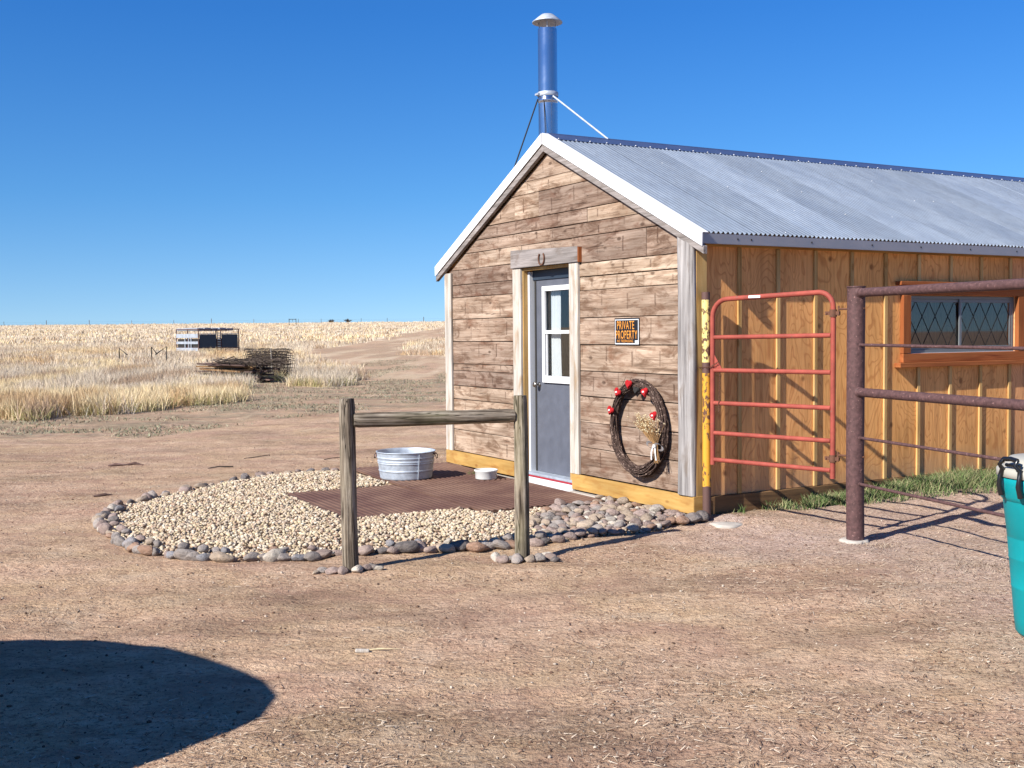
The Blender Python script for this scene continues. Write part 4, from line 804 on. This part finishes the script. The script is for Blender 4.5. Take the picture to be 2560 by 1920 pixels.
bow.box(b0 - Vector((.012, .014, .012)), b0 + Vector((.004, .014, .014))).build('bow', M['ribbon'], wr)

# ------------------------------------------------------------------ tub, bowl
tb = empty('galvanised_tub', (-1.165, 12.19, .040), 0, 'round galvanised steel washtub standing on the brown mat', 'tub')
pf = [(0, .006), (.262, .006), (.272, 0), (.280, .010)]
zz = .02
while zz < .285:
    r = .280 + (.318 - .280) * zz / .29
    for cz0 in (.095, .175, .195, .235): r += .0065 * math.exp(-((zz - cz0) / .007) ** 2)
    pf.append((r, zz)); zz += .005
pf += [(.318, .288), (.326, .291), (.326, .299), (.318, .301), (.313, .296)]; pf += [(.313 - .038 * (1 - q_ / 10), .29 * q_ / 10 + .004) for q_ in range(9, -1, -1)] + [(0, .012)]
MB().lathe(pf, 72).build('basin', M['galv'], tb)
for a_ in (-8, 172):
    ca, sa = math.cos(R(a_)), math.sin(R(a_)); P_ = lambda r, t, z: (r * ca - t * sa, r * sa + t * ca, z)
    MB().tube([P_(.325, -.045, .27), P_(.340, -.045, .255), P_(.345, -.035, .22), P_(.345, .035, .22), P_(.340, .045, .255), P_(.325, .045, .27)], .005, 6).tube([P_(.322, -.055, .272), P_(.332, 0, .274), P_(.322, .055, .272)], .008, 6).build('handle', M['steel'], tb)
MB().box((-.004, -.004, 0), (.004, .004, .27)).build('seam', M['galv'], tb).matrix_local = Matrix.Translation((.150, -.249, .012)) @ Matrix.Rotation(R(8), 4, (.86, .5, 0))
bo = empty('dog_bowl', (-.288, 12.03, .045), 0, 'white ceramic bowl on the brown mat by the barn wall', 'bowl')
MB().lathe([(0, .0), (.112, .0), (.116, .006), (.118, .075), (.127, .082), (.129, .095), (.124, .100), (.112, .092), (.106, .03), (0, .022)], 48).build('dish', M['bowl'], bo)

# ------------------------------------------------------------------ log hitching rail
def log(p0, p1, r, name, parent, seed, r1=None):
    rr_ = random.Random(seed); p0, p1 = Vector(p0), Vector(p1); ax = p1 - p0; L_ = ax.length; n_, m_ = 28, 26; r1 = r1 or r; cr = [rr_.random() * 6.28 for _ in range(4)]; vs = []
    for i in range(m_ + 1):
        f = i / m_; rad = r + (r1 - r) * f; bx_ = .006 * math.sin(f * 4 + seed); by_ = .005 * math.cos(f * 3.3 + seed)
        for k_ in range(n_):
            a_ = 2 * math.pi * k_ / n_; q = rad * (1 + .03 * math.sin(2 * a_ + seed) + .02 * math.sin(5 * a_ + f * 2) + rr_.uniform(-.01, .01))
            for c_ in cr[:3]:
                dd = (a_ - c_ - .15 * math.sin(f * 5) + math.pi) % (2 * math.pi) - math.pi; q -= .09 * rad * math.exp(-(dd / .13) ** 2)
            e_ = 1 - .08 * (i == 0 or i == m_); vs.append((q * e_ * math.cos(a_) + bx_, q * e_ * math.sin(a_) + by_, L_ * f))
    mb = MB().add(vs, [(i * n_ + k_, i * n_ + (k_ + 1) % n_, (i + 1) * n_ + (k_ + 1) % n_, (i + 1) * n_ + k_) for i in range(m_) for k_ in range(n_)], True); mb.add(vs[:n_], [tuple(range(n_ - 1, -1, -1))]); mb.add(vs[-n_:], [tuple(range(n_))])
    o = mb.build(name, M['log'], parent); o.matrix_local = Matrix.Translation(p0 - (parent.location if parent else Vector())) @ ax.to_track_quat('Z', 'Y').to_matrix().to_4x4(); return o
hr = empty('hitching_rail', (-.52, 7.7, 0), 0, 'weathered log hitching rail on two round posts before the gravel bed', 'hitching rail')
log((-1.105, 7.58, -.1), (-1.128, 7.60, 1.17), .0565, 'post', hr, 1, .055); log((.07, 7.87, -.1), (.052, 7.89, 1.165), .0535, 'post', hr, 2, .048); log((-1.080, 7.60, 1.027), (.012, 7.876, 1.018), .0525, 'rail', hr, 3, .049)
for (cx_, cy_), offs, wh in (((-1.105, 7.58), [(-.19, -.04, .034, 'grey'), (-.115, -.085, .045, 'mauve'), (-.04, -.10, .042, 'mauve'), (.05, -.085, .042, 'pale'), (.105, -.02, .035, 'mauve'), (.15, .01, .040, 'dark grey'), (.19, -.015, .032, 'pale'), (-.23, -.085, .022, 'tan')], 'left'),
                            ((.07, 7.87), [(-.19, .02, .052, 'pale'), (-.15, -.05, .048, 'mauve'), (-.08, .045, .035, 'grey'), (-.04, -.075, .052, 'grey'), (.045, -.085, .045, 'tan'), (.11, -.06, .05, 'grey'), (.19, .0, .042, 'mauve'), (.16, .06, .04, 'pale'), (-.13, .09, .032, 'tan'), (.22, -.05, .03, 'dark grey')], 'right')):
    for i, (dx, dy, s0, k_) in enumerate(offs): stone(cx_ + dx, cy_ + dy, s0 * 1.2, s0 * .9, s0 * .75, k_, f'{ADJ[k_]} stone at the foot of the {wh} log post, {nth(1 + sum(q[0] < dx for q in offs))} from the left', 'stones packed round the log posts')

# ------------------------------------------------------------------ steel pipe fence, gate, yellow post
fn = empty('pipe_fence', (2.6, 8.48, 0), 0, 'rust brown steel pipe fence with thick corner post and five rails', 'fence')
fd = Vector((.29, -.957, 0)).normalized(); P0 = Vector((0, 0, 0)); E_ = fd * 3.0
MB().tube([P0 + Vector((.006, 0, -.1)), P0 + Vector((0, 0, .5)), P0 + Vector((.004, 0, 1.925))], .0665, 28).tube([P0 + Vector((.004, 0, 1.9255)), P0 + Vector((.004, 0, 1.934))], .071, 28).build('post', M['steel'], fn)
MB().tube([E_ + Vector((0, 0, -.1)), E_ + Vector((0, 0, 1.92))], .0665, 24).build('post', M['steel'], fn)
for z0, z1, r in ((1.884, 1.868, .0335), (1.492, 1.484, .0115), (1.136, 1.136, .034), (.792, .79, .0115), (.442, .440, .0115)):
    k_ = 3.9 / 2.4; a_, b_ = P0 + fd * .045, fd * 3.9; dz = (z1 - z0) * k_
    MB().tube([a_ + Vector((0, 0, z0)), (a_ + b_) / 2 + Vector((0, 0, z0 + dz / 2 - (.006 if r < .02 else 0))), b_ + Vector((0, 0, z0 + dz))], r, 16).build('rail', M['steel'], fn)
for z0, r in ((1.884, .036), (1.136, .0365), (1.492, .014), (.792, .014), (.442, .014)):
    p = P0 + fd * .064 + Vector((0, 0, z0)); MB().tube([p - fd * .008, p, p + fd * .008], [r * 1.25, r * 1.15, r], 14).build('weld', M['steel'], fn)
cl_ = MB().lathe([(0, -.02), (.108, -.02), (.110, .004), (.098, .012), (0, .012)], 26); cl_.v = [(x * (1 + .08 * math.sin(5 * math.atan2(y, x))), y * (1 + .08 * math.cos(3 * math.atan2(y, x))), z) for x, y, z in cl_.v]; cl_.build('concrete_collar', M['concrete'], fn)
yp = empty('yellow_post', (1.640, 9.44, .03), 0, 'thin steel post with flaking yellow paint at the barn corner', 'post')
MB().tube([(0, 0, -.1), (0, 0, 1.0), (-.006, 0, 1.905)], .035, 24).build('pipe', M['yellow'], yp)
pd = MB().lathe([(0, -.03), (.13, -.03), (.14, .0), (.09, .010), (0, .012)], 20); pd.v = [(x * (1 + .2 * math.sin(3 * math.atan2(y, x) + 1)) + .02, y * .9 - .33, z) for x, y, z in pd.v]
o = pd.build('concrete_pad', M['concrete']); o.location = (1.74, 9.52, .012); tag(o, 'rough pale concrete patch on the ground in front of the yellow post', 'concrete patch')
GL, GR = Vector((1.685, 9.405, 0)), Vector((2.469, 8.612, 0)); gd = (GR - GL); gw = gd.length; gate = empty('gate', tuple(GL), math.atan2(gd.y, gd.x), 'faded red tubular steel gate with six bars, closed', 'gate')
r = .0205; ZL = [1.869, 1.554, 1.279, 1.004, .752, .527]; ZR = [1.898, 1.565, 1.280, 1.005, .751, .522]
pts = [(0, 0, .485)] + [(0, 0, 1.70)]
for a_ in range(0, 91, 15): pts.append((.15 - .15 * math.cos(R(a_)), 0, 1.722 + .15 * math.sin(R(a_))))
for a_ in range(0, 91, 15): pts.append((gw - .12 + .12 * math.sin(R(a_)), 0, 1.778 + .12 * math.cos(R(a_))))
pts += [(gw, 0, 1.0), (gw, 0, .46)]; MB().tube(pts, r, 18).build('frame', M['gate'], gate)
for zl, zr in zip(ZL[1:], ZR[1:]): MB().tube([(.018, 0, zl), (gw - .018, 0, zr)], .0185, 16).build('bar', M['gate'], gate)
for z in (1.735, .615):
    MB().tube([(gw, 0, z - .028), (gw, 0, z + .028)], .028, 16).box((gw - .065, -.010, z - .014), (gw + .055, -.003, z + .014)).box((gw - .065, .003, z - .014), (gw + .055, .010, z + .014)).tube([(gw - .05, -.02, z), (gw - .05, .02, z)], .006, 6).tube([(gw + .045, 0, z + .055), (gw + .045, 0, z - .02)], .0075, 8).tube([(gw + .045, 0, z + .03), (gw + .26, 0, z + .03)], .0075, 8).build('hinge', M['rust'], gate)
MB().box((gw * .33, -.024, 1.872), (gw * .33 + .11, -.0195, 1.892)).build('maker_plate', M['white_metal'], gate)
tri = MB().prism([(.018, -.003, 1.285), (.018, -.003, 1.41), (.10, -.003, 1.285)], (0, .006, 0)); tri.build('gusset', M['gate'], gate)
ch = MB()
def links(p, q, n_):
    p, q = Vector(p), Vector(q)
    for i in range(n_):
        c_ = p.lerp(q, (i + .5) / n_); d = (q - p).normalized(); s_ = d.orthogonal().normalized(); t_2 = d.cross(s_); s_ = s_ if i % 2 else t_2; L_ = (q - p).length / n_ * .68
        ch.tube([c_ + d * L_ * math.cos(t) + s_ * .006 * math.sin(t) for t in [2 * math.pi * k_ / 8 for k_ in range(8)]], .0022, 4, closed=True)
links((.085, -.02, 1.25), (.075, -.02, .93), 15); links((-.10, -.05, 1.30), (.0, -.035, 1.305), 5); links((.0, -.03, 1.305), (.09, -.022, 1.36), 5); links((-.10, -.05, 1.30), (-.14, .06, 1.30), 5)
ch.build('chain', M['rust'], gate)

# ------------------------------------------------------------------ teal bin
bn = empty('rubbish_bin', (2.83, 5.78, 0), 0, 'tall teal plastic bin with cream lid and black handle', 'bin')
pf = [(0, .02), (.185, .0), (.20, .02)] + [(.20 + .07 * (z / .80) + (.0016 if z in (.405, .41, .605, .61, .255) else 0), z) for z in (.1, .25, .255, .26, .3, .40, .405, .41, .415, .55, .60, .605, .61, .615, .70)] + [(.262, .705), (.268, .71), (.286, .735), (.290, .80), (.294, .828), (.284, .832), (.278, .80), (.19, .04), (0, .03)]
MB().lathe(pf, 56).build('tub', M['teal'], bn)
MB().lathe([(.292, .834), (.300, .838), (.300, .872), (.290, .882), (.262, .886), (.255, .915), (.235, .932), (.08, .945), (.06, .935), (0, .935)], 56).build('lid', M['cream'], bn)
for a_ in (196, 16):
    ca, sa = math.cos(R(a_)), math.sin(R(a_)); P_ = lambda r_, t, z: (r_ * ca - t * sa, r_ * sa + t * ca, z)
    h = MB()
    for t in (-.07, .07): h.tube([P_(.296, t, .745), P_(.312, t, .80), P_(.306, t, .845), P_(.296, t * .9, .88), P_(.322, t * .8, .905), P_(.302, t * .72, .932)], [.016, .014, .012, .014, .011, .0115], 8)
    h.tube([P_(.302, -.05, .932), P_(.300, 0, .937), P_(.302, .05, .932)], .0125, 8).tube([P_(.286, -.05, .902), P_(.288, .05, .902)], .009, 8).build('handle', M['blackpl'], bn)

# ------------------------------------------------------------------ litter that can be picked out
def stick(name, pts, r, label, mat='twig', cat='stick'):
    p = Vector(pts[0]); z = float(terrain(p.x, p.y)); o = MB().tube([(Vector(q) - p) for q in pts], r, 6).build(name, M[mat]); o.location = (p.x, p.y, z + (r if isinstance(r, float) else r[0]) * .7); return tag(o, label, cat)
stick('stick', [(-3.70, 13.55, 0), (-3.58, 13.62, .015), (-3.42, 13.66, .005)], .009, 'short dark stick on the dirt behind the gravel bed')
stick('stick', [(-3.5, 14.55, 0), (-3.36, 14.66, .01), (-3.22, 14.8, .02)], .006, 'thin curved twig on the dirt beyond the short dark stick')
stick('stick', [(-2.45, 14.5, 0), (-2.35, 14.6, .01), (-2.22, 14.72, .005)], .005, 'thin twig lying left of the tub on the dirt')
stick('bark_piece', [(-5.05, 13.95, 0), (-4.95, 13.9, .02), (-4.83, 13.93, .01), (-4.72, 13.98, .025), (-4.60, 13.95, .0)], [.012, .02, .014, .018, .008], 'knobbly brown root piece lying on the dirt at far left', 'pile_wood', 'root')
stick('bark_piece', [(-4.25, 11.3, 0), (-4.15, 11.32, .01), (-4.08, 11.36, .004)], [.012, .018, .008], 'small dark piece of bark left of the gravel bed', 'pile_wood', 'bark')
o = MB().box((-.035, -.010, 0), (.035, .012, .018)).build('wood_chip', M['pale_trim'], None, .004); o.location = (-.765, 5.57, .004); o.rotation_euler = (0, .05, .1); tag(o, 'pale split wood chip on the dirt in the foreground', 'wood chip')
o = MB().tube([(-.07, 0, .004), (0, .004, .008), (.09, .01, .004)], [.004, .005, .001], 6).build('twig', M['dry_flower']); o.location = (-.67, 5.60, .006); tag(o, 'thin pale splinter right of the wood chip in the foreground', 'twig')

# ------------------------------------------------------------------ field: lumber pile, wire roll, panels, bits of pipe
lp = empty('lumber_pile', (-9.0, 37.0, float(base_z(37.0))), R(-42), 'low pile of weathered dark boards lying in the dry grass', 'lumber pile')
rr = random.Random(11)
for lay in range(7):
    for j in range(4):
        L_ = rr.uniform(2.6, 3.5) - lay * .08; x0 = -L_ / 2 + rr.uniform(-.25, .25) - .15; y0 = -.62 + j * .31 + rr.uniform(-.05, .05); z0 = .12 + lay * .088
        o = MB().box((0, 0, 0), (L_, rr.choice([.14, .2, .24]), .05)).build('board', M['pale_trim'] if (lay in (1, 2) and j == 0) else rr.choice([M['pile_wood'], M['pile_wood'], M['skirt_wood']]), lp, .004); o.matrix_local = Matrix.Translation((x0, y0, z0)) @ Matrix.Rotation(rr.uniform(-.07, .07), 4, 'Z') @ Matrix.Rotation(rr.uniform(-.03, .03) + .02, 4, 'Y')
tw = MB()
for i in range(260):
    p = Vector((rr.uniform(-1.2, 1.3), rr.uniform(-.6, .6), rr.uniform(.68, .84))); d = Vector((rr.uniform(.3, 1), rr.uniform(-.5, .5), rr.uniform(-.15, .12))).normalized(); tw.tube([p, p + d * rr.uniform(.3, .9)], rr.uniform(.006, .014), 4, False)
tag(tw.build('branches', M['twig'], lp), kind='stuff')
wr2 = empty('wire_roll', (-8.55, 39.4, float(base_z(39.4))), R(-8), 'upright tangled roll of rusty woven wire behind the lumber pile', 'wire roll')
wm = MB()
for ly in range(4):
    rad = .56 - ly * .09; x0, x1 = -.78 + ly * .03, .78 - ly * .05; nw = 30
    for k_ in range(nw):
        a_ = 6.283 * k_ / nw + ly; pts = [(x0 + (x1 - x0) * f / 8, (rad + .02 * math.sin(f * 2 + k_)) * math.cos(a_ + .05 * math.sin(f + k_)), .56 + (rad + .02 * math.sin(f * 2 + k_)) * math.sin(a_ + .05 * math.sin(f + k_)) * (1 - .05 * (f == 8))) for f in range(9)]; wm.tube(pts, .011, 4, False)
    for k_ in range(13): x_ = x0 + (x1 - x0) * k_ / 12; wm.tube([(x_ + .03 * math.sin(3 * t + k_), rad * math.cos(t), .56 + rad * math.sin(t)) for t in [6.283 * q / 20 for q in range(20)]], .007, 4, closed=True)
tag(wm.build('mesh_wire', M['twig'], wr2), kind='stuff')
MB().tube([(.34, -.56, 0), (.30, -.57, 1.12)], .012, 6).build('stake', M['pale_trim'], wr2)

ct = empty('cattle_panels', (-20.92, 75.0, float(base_z(75.0))), R(42), 'stack of pale slatted and dark blue livestock panels standing in the grass', 'livestock panels')
LW, LD, LH = 2.95, 3.3, 1.66
def bar(name, p, q, r, mat): return MB().tube([p, q], r, 8).build(name, mat, ct)
for (x, y) in ((0, 0), (LW, 0), (0, LD), (LW, LD), (1.35, 0), (1.62, 0), (.02, LD * .5)): bar('upright', (x, y, -.05), (x, y, LH), .035, M['steel'])
for z in (LH, .40):
    for a_, b_ in (((0, 0), (1.35, 0)), ((1.62, 0), (LW, 0)), ((0, 0), (0, LD)), ((LW, 0), (LW, LD)), ((0, LD), (LW, LD))): bar('top_bar', (*a_, z), (*b_, z), .035, M['steel'])
for a_, b_ in ((.07, 1.28), (1.69, LW - .07)): MB().box((a_, -.02, .42), (b_, .03, 1.30)).build('dark_panel', M['navy'], ct, .01); MB().box((a_, -.035, 1.31), (b_, .03, 1.37)).build('panel_edge', M['palepaint'], ct, .01)
for z0, z1 in ((.19, .41), (.66, .84), (1.08, 1.36)): MB().box((-.045, .05, z0), (-.010, LD - .05, z1)).build('slat', M['palepaint'], ct, .01)
for y in (1.0, 1.35, 1.9): MB().box((-.046, y, .19), (-.012, y + .09, 1.1)).build('slat_post', M['palepaint'], ct)
for i in range(7): bar('rung', (1.37, -.02, .5 + i * .15), (1.60, -.02, .5 + i * .15), .028, M['palepaint'])
for q_ in range(5): MB().box((.15 + q_ * .55, .5, 1.56 + .02 * (q_ % 2)), (.62 + q_ * .55, LD + .3, 1.74 + .03 * (q_ % 2))).build('top_panel', M['palepaint'], ct, .01)
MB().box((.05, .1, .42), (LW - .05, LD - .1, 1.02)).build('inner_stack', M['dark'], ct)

def bent(x, y, dirs, label):
    z = float(base_z(y)); o = empty('bent_pipe', (x, y, z), 0, label, 'pipe'); MB().tube([(0, 0, 0), (0, 0, dirs[0]), (dirs[1], 0, dirs[0] * .55)], .035, 6).build('pipe', M['dark'], o)
bent(-20.4, 58.3, (.80, .42), 'short bent dark pipe sticking up left of the livestock panels'); bent(-18.78, 58.5, (.84, .28), 'thin leaning dark pipe in the grass, middle of three'); bent(-17.55, 57.0, (.88, -.55), 'bent dark pipe nearest the livestock panels')
# fence along the skyline
wf_ = empty('wire_fence', (-100, 370, float(base_z(370.0)) - .1), 0, 'distant wire fence of thin posts along the skyline', 'fence')
for i, px in enumerate([-93, 13, 119, 226, 332, 437, 531, 637, 748, 805, 905, 970, 1061]):
    x = (px - 1280) / 2803 * 370; hh = 1.45 if px in (119, 226, 531, 1061) else 1.15; z = float(terrain(x, 370.0)) - float(wf_.location.z); o = MB().tube([(0, 0, -.3), (0, 0, hh + .25)], .10 if hh > 1.2 else .07, 6).build('post', M['twig'], wf_); o.location = (x + 100, 0, z)
for z in (.5, 1.0): MB().tube([(-80, 0, z + .1), (-20, 0, z + .1), (40, 0, z + .1), (90, 0, z + .1)], .012, 4).build('wire', M['dark'], wf_)
hb = empty('fence_brace', (-57.7, 296, float(base_z(296.0)) - .05), 0, 'small dark gate shaped brace on the skyline', 'fence brace')
MB().tube([(-.9, 0, 0), (-.9, 0, 1.75)], .09, 6).build('post', M['dark'], hb); MB().tube([(.9, 0, 0), (.9, 0, 1.75)], .09, 6).build('post', M['dark'], hb); MB().tube([(-1, 0, 1.6), (1, 0, 1.6)], .07, 6).build('crossbar', M['dark'], hb); MB().tube([(0, 0, 1.0), (0, 0, 1.6)], .05, 6).build('hanging_bar', M['dark'], hb)
for px, yy, wdt, lab in ((830, 365, 1.6, 'low grey shrub on the skyline, left of two'), (872, 365, 1.9, 'low grey shrub on the skyline, right of two')):
    x = (px - 1280) / 2803 * yy; sh = empty('shrub', (x, yy, float(terrain(x, float(yy)))), 0, lab, 'shrub'); mb = MB()
    for i in range(90): a_ = rr.random() * 6.28; q = rr.random() ** .5; mb.tube([(0, 0, 0), (wdt * q * math.cos(a_) * .8, wdt * q * math.sin(a_) * .8, 1.2 * (1 - q * .4) * rr.uniform(.6, 1.2))], [.08, .02], 3, False)
    mb.build('branches', M['twig'], sh)

# ------------------------------------------------------------------ van shape added out of view, profile fitted to cast the near left shadow
av, dv = Vector((.669, -.743, 0)), Vector((.743, .669, 0)); org = dv * 0.0
caster = empty('shadow_caster_van', (0, 0, 0), math.atan2(av.y, av.x), 'unseen van shape added to cast the rounded shadow across the dirt at lower left', 'van')
prof = [(-7.5, .35), (-7.55, .75), (-7.4, .98), (-6.75, 1.06), (-6.45, 1.16), (-6.30, 1.24), (-6.16, 1.335), (-6.05, 1.43), (-5.95, 1.50), (-5.83, 1.575), (-5.72, 1.635), (-5.57, 1.69), (-5.43, 1.727), (-5.28, 1.752), (-5.12, 1.768), (-4.95, 1.78), (-4.77, 1.787), (-4.6, 1.785), (-4.38, 1.74), (-4.18, 1.6), (-4.02, 1.2), (-3.95, .35)]
MB().prism([(s_, 0, z) for s_, z in prof], (0, -1.75, 0)).build('body', M['caster'], caster, .01)
for y in (.002, -1.758): MB().prism([(-6.2, y, 1.1), (-5.7, y, 1.52), (-4.9, y, 1.62), (-4.9, y, 1.1)], (0, .006, 0)).prism([(-4.8, y, 1.1), (-4.8, y, 1.62), (-4.4, y, 1.58), (-4.2, y, 1.1)], (0, .006, 0)).build('side_window', M['blackpl'], caster)
for s_ in (-6.8, -4.6):
    for y in (-.10, -1.65): o = MB().lathe([(.0, -.10), (.20, -.10), (.30, -.09), (.32, -.05), (.32, .05), (.30, .09), (.2, .10), (0, .10)], 28).build('wheel', M['tyre'], caster); o.matrix_local = Matrix.Translation((s_, y, .32)) @ Matrix.Rotation(R(90), 4, 'X')
for y in (-.3, -1.45): MB().box((-7.56, y - .12, .70), (-7.50, y + .12, .84)).build('headlight', M['white'], caster, .01)
